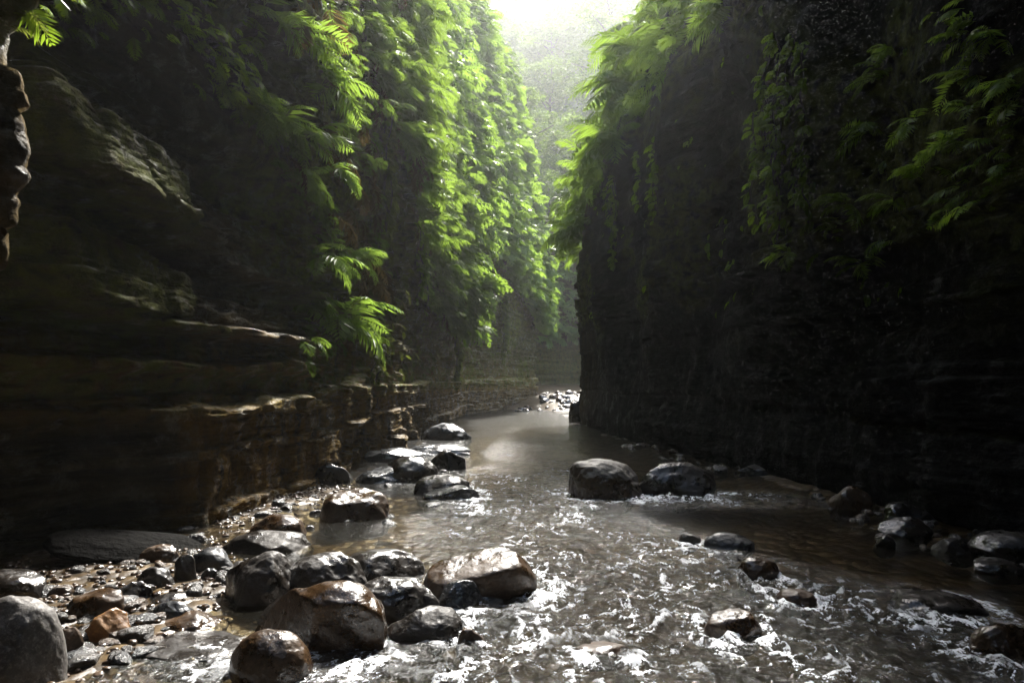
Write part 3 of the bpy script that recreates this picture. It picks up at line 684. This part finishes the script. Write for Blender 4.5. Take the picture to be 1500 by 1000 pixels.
for i, (a, b_, c, lab) in enumerate(left_ferns):
    fern_plant(LEFT, a, b_, c, lab, 'ferns standing out on the left cliff', M_FERN if a > 100 else M_VINE, 7 if c > 60 else 5, 500 + i)
right_ferns = [
    (1285, 115, 60, 'light green sprig pointing left from the right cliff, above all its neighbours'),
    (1300, 75, 40, 'small dim sprig just above the left pointing sprig'),
    (1415, 105, 75, 'fern with pale tips beside the grey wet stone on the right cliff'),
    (1480, 130, 70, 'fern below the grey wet stone at the right border'),
    (1450, 50, 70, 'dark fern high in the upper right corner'),
    (1275, 195, 65, 'dark fern under the left pointing sprig'),
    (1335, 185, 60, 'dark middle fern of the right cliff, overhung by others'),
    (1395, 205, 70, 'fern with bright tips at the upper end of the slanting fern row'),
    (1355, 255, 65, 'fern with bright tips midway along the slanting fern row'),
    (1240, 300, 65, 'fern leaning left over black rock near the middle of the right cliff'),
    (1225, 335, 50, 'small bright fern left of the lower slanting fern row'),
    (1310, 300, 60, 'fern near the lower end of the slanting fern row'),
    (1265, 385, 65, 'lowest fern on the right cliff, lit along its tips'),
    (1150, 375, 45, 'lone fern hanging at the foot of the dark vine curtain'),
]
for i, (a, b_, c, lab) in enumerate(right_ferns):
    fern_plant(RIGHT, a, b_, c, lab, 'ferns standing out on the right cliff', M_FERN_LIT, 6, 700 + i)

rim_ferns = [
    (880, 60, 115, 'largest overhanging frond cluster atop the right cliff edge, pointing left'),
    (905, 110, 100, 'big pinnate fern below the largest cluster on the right cliff edge'),
    (935, 30, 110, 'broad bright fern at the picture top where the right cliff edge begins'),
    (985, 55, 95, 'bright fern at the picture top in the middle of the right fringe'),
    (1060, 20, 85, 'last bright fern at the right end of the fringe, above black rock'),
    (858, 190, 90, 'yellow fern jutting left from the right cliff edge at half height'),
    (850, 260, 80, 'fern jutting left below the yellow one on the right cliff edge'),
    (846, 330, 80, 'lowest fern of the right fringe, hanging over black rock'),
]
for i, (a, b_, c, lab) in enumerate(rim_ferns):
    fern_plant(RIGHT, a, b_, c, lab, 'ferns standing out on the right fringe', M_FERN, 9, 800 + i)

# --- hanging vines
def tube_path(path, rad, sides=5):
    path = np.array(path); n = len(path); V, Fc = [], []
    for i in range(n):
        t = path[min(n - 1, i + 1)] - path[max(0, i - 1)]; t = t / np.linalg.norm(t)
        a = np.cross(t, [0.3, 0.9, 0.1]); a /= np.linalg.norm(a); c = np.cross(t, a)
        rr = rad[i] if hasattr(rad, '__len__') else rad
        for k in range(sides):
            th = 2 * math.pi * k / sides; V.append(path[i] + rr * (math.cos(th) * a + math.sin(th) * c))
    for i in range(n - 1):
        for k in range(sides):
            k2 = (k + 1) % sides
            Fc.append((i * sides + k, i * sides + k2, (i + 1) * sides + k2, (i + 1) * sides + k))
    return np.array(V), np.array(Fc)

def hanging_vine(cl, px_, pv_, len_px, label, group, mat, strands=5, seed=0, spread=0.25, dens=26):
    C, Nn = cl.pick(px_, pv_); r = np.random.default_rng(seed); L = len_px / F * C[1]
    C = np.array(C) + np.array(Nn) * 0.08; T = np.array([-Nn[1], Nn[0], 0])
    root = empty('hanging_vine', C); tag(root, label, 'vine', group)
    SV, SF, LO, LN = [], [], [], []; b = 0
    for k in range(strands):
        l = L * r.uniform(0.6, 1.0); s0 = T * r.normal(0, spread) + np.array(Nn) * r.uniform(0.0, 0.22) + np.array([0, 0, r.uniform(-.1, .15) * L])
        n = 14; p = [s0 + np.array([0, 0, -l * i / (n - 1)]) + T * (0.07 * L * 0.4 * math.sin(i * 0.6 + k * 2)) + np.array(Nn) * (0.05 * math.sin(i * .8 + k)) for i in range(n)]
        v, f = tube_path(p, 0.008 + 0.0004 * C[1], 4); SV.append(v); SF.append(f + b); b += len(v)
        m = int(dens * l); q = r.random(m) * (n - 1); iq = np.minimum(q.astype(int), n - 2); fr_ = (q - iq)[:, None]
        pp = np.array(p); LO.append(pp[iq] * (1 - fr_) + pp[iq + 1] * fr_); LN.append(np.repeat(np.array(Nn)[None], m, 0))
    o1 = link('stem', mesh_np('stem', np.concatenate(SV), np.concatenate(SF), True), M_BARK, root)
    O = np.concatenate(LO); N = np.concatenate(LN)
    frond_cloud('leaves', O, N, r.uniform(0.10, 0.26, len(O)) * (0.75 + 0.025 * C[1]), PROTO_S, mat, r, (-1.2, 0.0), 1.5).parent = root
    return root
for i, (a, b_, c, st, lab) in enumerate([
    (620, 300, 170, 6, 'leafy lime vine hanging lowest from the middle fern curtain'),
    (652, 330, 150, 6, 'lime vine strands right of the lowest hanging vine'),
    (600, 340, 110, 4, 'thin vine on the left border of the middle fern curtain'),
    (558, 190, 190, 5, 'brown mossy vine strip hanging down bare rock left of the fern curtain'),
    (665, 470, 90, 4, 'short olive vine over the ledge where the gorge narrows'),
    (545, 500, 60, 4, 'dull vine tuft dangling over the wet white ledge'),
    (700, 380, 110, 4, 'faint hazy vine on the bare rock of the far left cliff'),
    (740, 420, 110, 4, 'hazy vine below the far fern curtain, close to the bend'),
]):
    hanging_vine(LEFT, a, b_, c, lab, 'vines hanging on the left cliff', M_FERN if i < 3 else M_VINE, st, 900 + i)
for i, (a, b_, c, st, lab) in enumerate([
    (1165, 70, 190, 5, 'long dark vine hanging in the middle of the right cliff'),
    (1150, 180, 190, 6, 'broad dark green vine curtain on the shaded right cliff'),
    (1180, 220, 120, 4, 'short dark vine beside the broad vine curtain'),
    (905, 270, 130, 4, 'thin shaded vine near the outer corner of the right cliff'),
    (960, 230, 110, 3, 'faint vine on the hazy black face of the right cliff'),
]):
    hanging_vine(RIGHT, a, b_, c, lab, 'vines hanging on the right cliff', M_FERN_LIT, st, 950 + i)

# ------------------------------------------------------------------ trees on the hillside
def leaf_cloud(centres, radii, n, size, r, flat=0.6):
    k = r.integers(0, len(centres), n)
    d = r.normal(size=(n, 3)); d /= np.linalg.norm(d, axis=1)[:, None]
    rad = r.random(n) ** 0.45
    P = centres[k] + d * (radii[k] * rad)[:, None] * np.array([1, 1, flat])
    a = r.normal(size=(n, 3)); a /= np.linalg.norm(a, axis=1)[:, None]; a[:, 2] *= 0.5
    b_ = np.cross(a, d + 0.3 * r.normal(size=(n, 3))); b_ /= np.maximum(1e-6, np.linalg.norm(b_, axis=1))[:, None]
    s = (size * r.uniform(0.6, 1.3, n))[:, None]
    V = np.stack([P - a * s, P + b_ * s * .5, P + a * s, P - b_ * s * .5], 1).reshape(-1, 3)
    Fc = np.arange(4 * n).reshape(-1, 4)
    return V, Fc, np.repeat(r.random(n), 4)

def make_tree(h, cr, seed, slim=False):
    r = np.random.default_rng(seed)
    root = empty('tree')
    bend = r.normal(0, 0.05 * h, 2); pts = [np.array([bend[0] * t * t, bend[1] * t * t, h * 0.85 * t]) for t in np.linspace(0, 1, 9)]
    rad = np.linspace(0.030 * h if not slim else 0.018 * h, 0.006 * h, 9)
    v, f = tube_path(pts, rad, 7); SV, SF = [v], [f]; b = len(v); cs, rs = [], []
    for k in range(11 if not slim else 8):
        t = (0.45 if not slim else 0.6) + 0.55 * k / 11; i = min(8, int(t * 8)); a = k * 2.4 + r.uniform(-.3, .3); l = cr * r.uniform(0.55, 1.0) * (1.15 - 0.5 * abs(t - .6))
        e = pts[i] + np.array([math.cos(a) * l, math.sin(a) * l, 0.35 * l + r.uniform(0, .1 * h)])
        mid = (pts[i] + e) / 2 + np.array([0, 0, 0.08 * l])
        v, f = tube_path([pts[i], mid, e], [0.010 * h, 0.006 * h, 0.003 * h], 5); SV.append(v); SF.append(f + b); b += len(v)
        for q in (mid, e): cs.append(q + r.normal(0, .1 * cr, 3)); rs.append(cr * r.uniform(0.25, 0.45))
    cs.append(pts[-1] + [0, 0, 0.08 * h]); rs.append(cr * 0.4)
    link('trunk', mesh_np('trunk', np.concatenate(SV), np.concatenate(SF), True), M_BARK, root)
    V, Fc, T = leaf_cloud(np.array(cs), np.array(rs), 6500 if not slim else 2600, 0.17, r)
    link('crown', mesh_np('crown', V, Fc, False, {'tint': T}), M_TREE, root)
    return root
def copy_tree(o):
    c = o.copy(); COL.objects.link(c)
    for ch in o.children:
        k = ch.copy(); COL.objects.link(k); k.parent = c
    return c
protos = [make_tree(9, 3.4, 1), make_tree(11, 3.8, 2), make_tree(8, 3.2, 3)]
spots = []
r = np.random.default_rng(5)
for row, yy in enumerate((67, 75, 85, 97, 111, 127, 145, 165, 183)):
    for xx in np.arange(-11 - row * 1.6, 15 + row * 2.4, 5.0 + 0.8 * row):
        spots.append((xx + r.uniform(-2.2, 2.2), yy + r.uniform(-3.5, 3.5)))
for i, (x, y) in enumerate(spots):
    o = protos[i] if i < 3 else copy_tree(protos[i % 3])
    z = float(hill_z(np.array(x), np.array(y)))
    o.location = (x, y, z - 0.2); o.rotation_euler.z = r.uniform(0, 6.28); k = r.uniform(0.8, 1.2) * (1 + 0.009 * (y - 60)); o.scale = (k, k, k * r.uniform(.9, 1.1))
    tag(o, 'hazy broadleaf tree on the misty hillside beyond the gorge', 'tree', 'trees on the misty hillside')
slim = make_tree(13, 2.6, 9, True); slim.location = (1.0, 60.5, float(hill_z(np.array(1.0), np.array(60.5))) + 6)
slim.location = (0.9, 69, 18.0); slim.scale = (1.3, 1.3, 1.3)
tag(slim, 'slender tree with a bare grey trunk against the white mist', 'tree')
V, Fc, T = None, None, None
cx = r.uniform(-35, 50, 620); cy = r.uniform(64.5, 190, 620); cz = hill_z(cx, cy) + r.uniform(0.0, 2.0, 620)
V, Fc, T = leaf_cloud(np.stack([cx, cy, cz], 1), r.uniform(2.5, 6.0, 620), 95000, 0.40, r)
o = link('forest', mesh_np('forest', V, Fc, False, {'tint': T}), M_TREE)
tag(o, 'hazy undergrowth covering the misty hillside', 'undergrowth', kind='stuff')

# added leaf clumps, mostly out of view, that shade the near air and water
r = np.random.default_rng(31)
ca = np.array([(r.uniform(3.3, 7.5), r.uniform(8, 20), r.uniform(13.0, 17)) for k in range(34)] + [(r.uniform(2.4, 6), r.uniform(20, 24), r.uniform(14, 17)) for k in range(10)])
cb = np.array([(r.uniform(-1, 6), r.uniform(-14, 9), r.uniform(17, 23)) for k in range(36)])
V, Fc, T = leaf_cloud(ca, r.uniform(0.9, 1.7, len(ca)), 3000, 0.20, r, 0.5)
V2, F2, T2 = leaf_cloud(cb, r.uniform(1.2, 2.2, len(cb)), 3000, 0.34, r, 0.5)
V, Fc, T = np.r_[V, V2], np.r_[Fc, F2 + len(V)], np.r_[T, T2]
o = link('shade_leaves', mesh_np('shade_leaves', V, Fc, False, {'tint': T}), M_TREE)
tag(o, 'added leaf clumps over the gorge, mostly unseen, shading the near stream', 'shading leaves', kind='stuff')

# ------------------------------------------------------------------ boulders and stones
def ico(sub):
    bm = bmesh.new(); bmesh.ops.create_icosphere(bm, subdivisions=sub, radius=1)
    V = np.array([v.co[:] for v in bm.verts]); Fc = np.array([[v.index for v in f.verts] for f in bm.faces]); bm.free()
    return V, Fc
ICO = {k: ico(k) for k in (3, 4, 5, 6)}
def rock_shape(sub, seed, boxy=2.6, cuts=6, cut_d=(0.62, 0.9), rough=0.10):
    V, Fc = ICO[sub]; r = np.random.default_rng(seed); p = V.copy(); sharp = 50 if cuts >= 6 else 20
    boxy = 2 + (boxy - 2) * 0.35
    p = p / ((np.abs(p) ** boxy).sum(1) ** (1 / boxy))[:, None]
    for k in range(cuts):
        n = r.normal(size=3); n[2] *= 0.9; n /= np.linalg.norm(n); h = r.uniform(*cut_d) - 0.04
        e = p @ n - h; p = p - (np.log1p(np.exp(np.clip(e * sharp, -40, 40))) / sharp * 0.9)[:, None] * n
    s = seed * 3.7
    p = p * (1 + rough * 1.1 * fbm(p[:, 0] * 1.3 + s, p[:, 1] * 1.3, p[:, 2] * 1.3, seed, 3))[:, None]
    p = p * (1 + rough * 0.35 * fbm(p[:, 0] * 5 + s, p[:, 1] * 5, p[:, 2] * 5, seed + 5, 3))[:, None]
    lo, hi = p.min(0), p.max(0); p = (p - (lo + hi) / 2) / (hi - lo)          # unit bounding box
    p[:, 2] += 0.5
    return p, Fc
def boulder(x0, x1, top, base, mat, label, boxy=2.5, cuts=5, cd=(0.66, 0.92), rot=0.0, deep=0.75, sub=5, seed=0, sink=0.8, group=None, name='boulder', rough=0.13, zb=0.0):
    d0 = F * (CH - zb) / (base - HZ); w = (x1 - x0) / F * d0
    dep = w * deep; d = d0 + dep * 0.42
    w = (x1 - x0) / F * d; x = ((x0 + x1) / 2 - CX) / F * d
    p, Fc = rock_shape(sub, seed, boxy, cuts, cd, rough)
    c, s = math.cos(rot), math.sin(rot)
    q = p.copy(); q[:, 0], q[:, 1] = c * p[:, 0] - s * p[:, 1], s * p[:, 0] + c * p[:, 1]
    q[:, 0] -= (q[:, 0].min() + q[:, 0].max()) / 2; q[:, 0] /= np.ptp(q[:, 0]); q[:, 1] /= np.ptp(q[:, 1])
    q = q * [w, dep, 1.0]
    lo, hi = 0.02, 2.0
    for k in range(24):                       # height above the water that reaches the row where the top is seen
        h = (lo + hi) / 2; H = h * (1 + sink) + 0.03
        v = (HZ - F * (q[:, 2] * H + zb + h - H - CH) / (q[:, 1] + d)).min()
        if v < top: hi = h
        else: lo = h
    zt = zb + h; q[:, 2] *= H
    o = link(name, mesh_np(name, q, Fc, True), mat); o.location = (x, d, zt - H)
    if base > 640 and x > -1.7 and w > 0.1: WAKES.append((x, d, w))
    tag(o, label, 'boulder' if name == 'boulder' else 'rock', group)
    return o
ROCKS = [
 # x0, x1, top, base, material, label, options
 (622, 787, 800, 880, B_BROWN, 'big rounded brown boulder standing alone mid-stream with a shiny wet top', dict(boxy=2.9, cuts=4, sub=6, rough=.07)),
 (833, 940, 671, 731, B_CAPPED, 'brown boulder with a dry grey top, left of the mid-stream pair', dict(boxy=2.5, cuts=2, sub=6)),
 (928, 1048, 676, 728, B_DARK, 'dark glossy boulder, right of the mid-stream pair', dict(boxy=2.3, cuts=4, sub=6)),
 (617, 692, 619, 644, B_SLATE, 'flat pale wet boulder farthest upstream against the left ledge', dict(cuts=6)),
 (467, 571, 714, 763, B_BROWN, 'brown humped boulder alone in the calm pool by the left wall', dict(cuts=6)),
 (553, 642, 668, 706, B_DARK, 'black wet slab in the upstream left rock cluster', dict(cuts=7)),
 (522, 612, 682, 708, B_SLATE, 'flat blue grey slab in the upstream left rock cluster', dict(cuts=7)),
 (630, 683, 659, 689, B_DARK, 'small dark block at the right end of the upstream left cluster', dict(cuts=6)),
 (608, 690, 694, 726, B_DARK, 'dark rock parting the current, right of the blue grey slab', dict(cuts=6)),
 (620, 704, 710, 733, B_SLATE, 'low wet rock at the foot of the one parting the current', dict(cuts=6)),
 (455, 516, 677, 708, B_DARK, 'dark boulder tucked under the left wall behind the calm pool', dict()),
 (596, 690, 649, 667, B_SLATE, 'thin shiny slab just below the farthest pale boulder', dict(cuts=7)),
 (535, 622, 655, 677, B_SLATE, 'wet stepped slab against the foot of the left wall', dict(cuts=8)),
 (365, 448, 752, 788, B_BROWN, 'brown loaf shaped stone on top of the left bank pile', dict(cuts=5)),
 (329, 456, 776, 812, B_DARK, 'long dark stone under the brown loaf shaped one', dict(cuts=6)),
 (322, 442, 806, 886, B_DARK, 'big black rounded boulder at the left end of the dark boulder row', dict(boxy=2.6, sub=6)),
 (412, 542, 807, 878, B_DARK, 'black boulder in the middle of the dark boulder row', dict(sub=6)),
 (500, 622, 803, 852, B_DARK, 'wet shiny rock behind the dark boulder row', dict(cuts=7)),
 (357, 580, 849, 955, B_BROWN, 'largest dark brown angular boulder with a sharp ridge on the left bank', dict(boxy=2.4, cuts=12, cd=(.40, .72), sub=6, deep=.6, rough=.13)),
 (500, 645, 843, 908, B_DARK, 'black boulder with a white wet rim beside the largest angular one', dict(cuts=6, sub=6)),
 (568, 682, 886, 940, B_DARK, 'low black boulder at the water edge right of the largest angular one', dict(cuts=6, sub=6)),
 (336, 458, 920, 1004, B_BROWN, 'round brown dome with a white sheen in front of the largest angular boulder', dict(boxy=2.2, cuts=2, sub=6, rough=.06)),
 (-70, 85, 871, 1030, B_GREY, 'large grey pitted boulder cut off by the lower left corner', dict(boxy=3.0, cuts=4, sub=6, rough=.07)),
 (122, 196, 889, 947, B_ORANGE, 'orange brown wet stone near the grey corner boulder', dict(cuts=6)),
 (100, 187, 860, 906, B_BROWN, 'brown flat topped stone behind the orange one', dict(cuts=6)),
 (168, 226, 850, 888, B_DARK, 'dark pointed stone touching the brown flat topped one', dict(cuts=6)),
 (76, 121, 916, 972, B_BROWN, 'small reddish stone wedged beside the grey corner boulder', dict(cuts=4)),
 (220, 286, 879, 914, B_SLATE, 'smooth grey oval stone at the brown pool edge', dict(boxy=2.2, cuts=2)),
 (222, 286, 866, 890, B_DARK, 'flat dark stone right behind the smooth grey oval', dict(cuts=5)),
 (208, 263, 796, 824, B_BROWN, 'mossy ochre stone at the back of the left bank', dict(boxy=2.3, cuts=3)),
 (273, 348, 801, 837, B_SLATE, 'grey rounded stone with a bright sheen at the back of the left bank', dict(boxy=2.3, cuts=3)),
 (190, 256, 829, 868, B_DARK, 'dark angular stone left of the small round one', dict(cuts=8)),
 (253, 292, 811, 852, B_DARK, 'upright dark stone between the ochre and the grey rounded one', dict(cuts=7)),
 (295, 321, 831, 852, B_SLATE, 'small round wet stone in the gap before the dark boulder row', dict(boxy=2.1, cuts=1)),
 (1214, 1276, 711, 747, B_BROWN, 'brown boulder at the foot of the right wall', dict(boxy=2.4, cuts=4)),
 (1290, 1362, 734, 764, B_DARK, 'dark wet rock against the right wall, behind a flatter one', dict(cuts=7)),
 (1287, 1362, 756, 787, B_DARK, 'flatter wet rock in front of its twin at the right wall', dict(cuts=6)),
 (1425, 1540, 775, 824, B_DARK, 'jagged black rock running out of the picture at the right border', dict(cuts=9)),
 (1076, 1132, 679, 697, B_DARK, 'flat stone with a white rim on the far right bank', dict(cuts=6)),
 (1279, 1310, 783, 802, B_DARK, 'little black stone standing alone in the calm right shallows', dict()),
 (1031, 1106, 779, 806, B_SLATE, 'low grey rock awash in the middle of the stream', dict(cuts=5)),
 (992, 1026, 779, 796, B_DARK, 'small dark stone left of the low grey rock awash', dict()),
 (1080, 1142, 814, 848, B_BROWN, 'glossy round stone half under water right of centre', dict(boxy=2.2, cuts=3)),
 (1030, 1114, 890, 938, B_BROWN, 'brown boulder washed over by the near rapids', dict(cuts=4)),
 (1138, 1194, 861, 888, B_BROWN, 'low reddish stone just above the near white chute', dict(cuts=4)),
 (1422, 1520, 912, 975, B_BROWN, 'reddish brown wet boulder in the lower right water', dict(boxy=2.6, cuts=4, sub=6)),
 (1290, 1432, 860, 904, B_DARK, 'broad dark shelf of rock with water sliding over it at lower right', dict(cuts=6, sub=6)),
 (840, 930, 938, 968, B_BROWN, 'low brown rock breaking the nearest white water', dict(cuts=4)),
 (640, 706, 848, 892, B_SLATE, 'wet grey rock between the lone brown boulder and the dark row', dict(cuts=6)),
 (668, 712, 918, 947, B_BROWN, 'small stone awash in foam right of the low black boulder', dict()),
 (184, 362, 928, 966, B_DARK, 'flat dark rock shelf awash left of the round brown dome', dict(cuts=7, sub=6)),
 (232, 330, 893, 925, B_BROWN, 'sunken ochre slab in the small brown pool on the left bank', dict(cuts=6)),
 (1370, 1432, 786, 812, B_DARK, 'low dark stone left of the jagged black rock', dict(cuts=6)),
 (1420, 1500, 815, 842, B_DARK, 'flat wet stone below the jagged black rock', dict(cuts=6)),
 (833, 858, 585, 618, B_DARK, 'mossy rock at the foot of the right cliff corner', dict(boxy=3, cuts=5)),
 (-40, 62, 832, 884, B_DARK, 'rough dark rock at the left border, behind the grey corner boulder', dict(cuts=7)),
]
for i, (x0, x1, t, b_, m, lab, kw) in enumerate(ROCKS):
    boulder(x0, x1, t, b_, m, lab, seed=1000 + i, **kw)
# the stream is laid after the boulders, so that it breaks round them
ysw = np.r_[np.arange(-16, 2, 0.25), 2 * np.exp(np.arange(0, 3.06, 0.0034))]
xsw = np.r_[np.arange(-5.5, -2.4, 0.05), np.arange(-2.4, 3.4, 0.0135), np.arange(3.4, 6.2, 0.05)]
water = grid_mesh('stream_water', xsw, ysw, water_z, water_at, M_WATER)
tag(water, 'shallow brown stream rippling and breaking white down the middle', 'stream', kind='structure')

# tilted wet slab at the foot of the left wall
p, Fc = rock_shape(6, 2001, 4.0, 5, (0.7, 0.95), 0.05)
o = link('rock_slab', mesh_np('rock_slab', p * [1.3, 0.55, 0.24], Fc, True), M_CLIFF); o.location = (-3.15, 5.65, -0.08); o.rotation_euler = (0.12, 0.22, 0.85)
tag(o, 'smooth grey wet slab sloping out of the dark undercut at the left wall', 'rock slab')

# small stones: a few shapes, copied
def stone_set(label, group, mats, spots, name='stone'):
    pool = []
    for k in range(8):
        p, Fc = rock_shape(4, 3000 + 11 * k + len(group), 2.2 + 0.15 * (k % 4), 3 + k % 4, (0.62, 0.9), 0.10)
        for m in mats:
            me = mesh_np(name, p, Fc, True); me.materials.append(m); pool.append(me)
    for i, (x, y, z, s) in enumerate(spots):
        o = bpy.data.objects.new(name, pool[random.randrange(len(pool))]); COL.objects.link(o)
        o.location = (x, y, z - 0.25 * s); o.rotation_euler = (random.uniform(-.2, .2), random.uniform(-.2, .2), random.uniform(0, 6.28))
        o.scale = (s * random.uniform(.9, 1.5), s * random.uniform(.7, 1.1), s * random.uniform(.5, .8))
        tag(o, label, 'stone', group)
def spots_px(n, poly, smin, smax, seed, zof=None):
    r = random.Random(seed); xs = [p[0] for p in poly]; ys = [p[1] for p in poly]; out = []
    while len(out) < n:
        a, b_ = r.uniform(min(xs), max(xs)), r.uniform(min(ys), max(ys))
        if not in_poly(np.array([a]), np.array([b_]), poly)[0]: continue
        d = F * CH / (b_ - HZ); x = (a - CX) / F * d
        z = float(bed_z(np.array([x]), np.array([d]))[0]); z = max(z, -0.015)
        out.append((x, d, z, smin + (smax - smin) * r.random() ** 2.2))
    return out
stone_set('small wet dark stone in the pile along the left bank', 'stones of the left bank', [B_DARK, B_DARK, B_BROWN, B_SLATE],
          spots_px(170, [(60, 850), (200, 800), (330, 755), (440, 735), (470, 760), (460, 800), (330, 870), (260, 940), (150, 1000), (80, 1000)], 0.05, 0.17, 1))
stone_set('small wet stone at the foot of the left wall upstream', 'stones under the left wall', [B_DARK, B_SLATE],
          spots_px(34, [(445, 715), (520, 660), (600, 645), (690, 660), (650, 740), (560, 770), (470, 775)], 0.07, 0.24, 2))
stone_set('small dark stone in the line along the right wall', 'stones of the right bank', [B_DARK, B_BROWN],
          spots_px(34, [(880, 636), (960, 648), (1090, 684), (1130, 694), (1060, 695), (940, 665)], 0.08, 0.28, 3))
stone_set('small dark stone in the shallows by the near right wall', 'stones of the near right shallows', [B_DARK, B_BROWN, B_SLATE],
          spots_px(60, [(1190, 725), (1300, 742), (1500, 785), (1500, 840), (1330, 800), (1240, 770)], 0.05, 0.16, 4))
# stones of the far bar lie on ground that rises out of the water
fs = []
rr = random.Random(9)
while len(fs) < 62:
    y = rr.uniform(34.5, 46); x = rr.uniform(0.2, 4.2) + (y - 38) * 0.06
    if x < left_x(y) + 0.7: continue
    fs.append((x, y, max(0.0, float(bed_z(np.array([x]), np.array([y]))[0])), 0.2 + 0.4 * rr.random() ** 2))
stone_set('rounded stone of the heap on the far bar at the bend', 'stones of the far bar', [B_BROWN, B_DARK, B_BROWN], fs)
# loose gravel between them
def gravel(n, seed):
    r = np.random.default_rng(seed); V0, F0 = ICO[3]; Vs, Fs = [], []
    b = 0
    shapes = [rock_shape(3, 4000 + k, 2.3, 4, (.6, .9), .12)[0] for k in range(6)]
    while b < n:
        y = 2.8 + 7.5 * r.random() ** 1.3; x = r.uniform(-3.9, -1.2)
        if x > -1.5 - 0.3 * r.random() and y < 8: continue
        z = float(bed_z(np.array([x]), np.array([y]))[0])
        if z < -0.09: continue
        s = 0.010 + 0.045 * r.random() ** 2; a = r.uniform(0, 6.28); p = shapes[r.integers(6)] * [s * 1.4, s, s * .7]
        q = np.stack([p[:, 0] * math.cos(a) - p[:, 1] * math.sin(a) + x, p[:, 0] * math.sin(a) + p[:, 1] * math.cos(a) + y, p[:, 2] + z - 0.2 * s], 1)
        Vs.append(q); Fs.append(F0 + b * len(V0)); b += 1
    return link('gravel', mesh_np('gravel', np.concatenate(Vs), np.concatenate(Fs), True), B_BROWN)
tag(gravel(3600, 8), 'loose wet gravel between the stones of the left bank', 'gravel', kind='stuff')

# ------------------------------------------------------------------ air, sky, sun, camera
me = bpy.data.meshes.new('haze'); bm = bmesh.new(); bmesh.ops.create_cube(bm, size=1.0)
for v in bm.verts:
    v.co = Vector((v.co.x * 200, 88 + v.co.y * 236, (v.co.z + 0.5) * 142 - 2.5))
bm.to_mesh(me); bm.free()
mh, nt = new_mat('mist'); b = NB(nt)
vp = b.n('ShaderNodeVolumePrincipled'); vp.inputs['Color'].default_value = (0.93, 0.96, 0.97, 1); vp.inputs['Density'].default_value = 0.00085
vp.inputs['Anisotropy'].default_value = 0.74
b.l(vp.outputs[0], b.n('ShaderNodeOutputMaterial').inputs['Volume'])
o = link('haze', me, mh); tag(o, 'thin white mist filling the gorge', 'mist', kind='stuff')

EL, AZ = math.radians(50), math.radians(13.5)        # the sun stands high ahead, right of the gorge axis
world = bpy.data.worlds.new('World'); SC.world = world; world.use_nodes = True
nt = world.node_tree; nt.nodes.clear(); b = NB(nt)
sky = b.n('ShaderNodeTexSky', sky_type='NISHITA', sun_disc=False, sun_elevation=EL, sun_rotation=AZ, air_density=1.0, dust_density=2.5, ozone_density=1.0)
bg = b.n('ShaderNodeBackground'); b.l(sky.outputs[0], bg.inputs[0]); bg.inputs[1].default_value = 0.13
b.l(bg.outputs[0], b.n('ShaderNodeOutputWorld').inputs[0])
sd = bpy.data.lights.new('sun', 'SUN'); sd.energy = 2.9; sd.angle = math.radians(4.0); sd.color = (1.0, 0.965, 0.90)
so = bpy.data.objects.new('sun', sd); COL.objects.link(so)
dirv = Vector((math.sin(AZ) * math.cos(EL), math.cos(AZ) * math.cos(EL), math.sin(EL)))
so.rotation_euler = (-dirv).to_track_quat('-Z', 'Y').to_euler(); so.location = (0, 0, 60)

cd = bpy.data.cameras.new('camera'); cam = bpy.data.objects.new('camera', cd); COL.objects.link(cam)
cam.location = (0, 0, CH); cam.rotation_euler = (math.pi / 2, 0, 0); cd.lens = 24; cd.sensor_width = 36
cd.shift_y = 62 / 1500; cd.clip_end = 1000; cd.clip_start = 0.05
SC.camera = cam
SC.view_settings.view_transform = 'Standard'; SC.view_settings.look = 'None'; SC.view_settings.exposure = 2.65; SC.view_settings.gamma = 1
cy = SC.cycles
cy.use_denoising = True
try: cy.denoiser = 'OPENIMAGEDENOISE'
except Exception: pass
cy.max_bounces = 6; cy.diffuse_bounces = 3; cy.glossy_bounces = 3; cy.transmission_bounces = 4; cy.volume_bounces = 1; cy.transparent_max_bounces = 6
cy.caustics_reflective = False; cy.caustics_refractive = False
cy.sample_clamp_indirect = 6
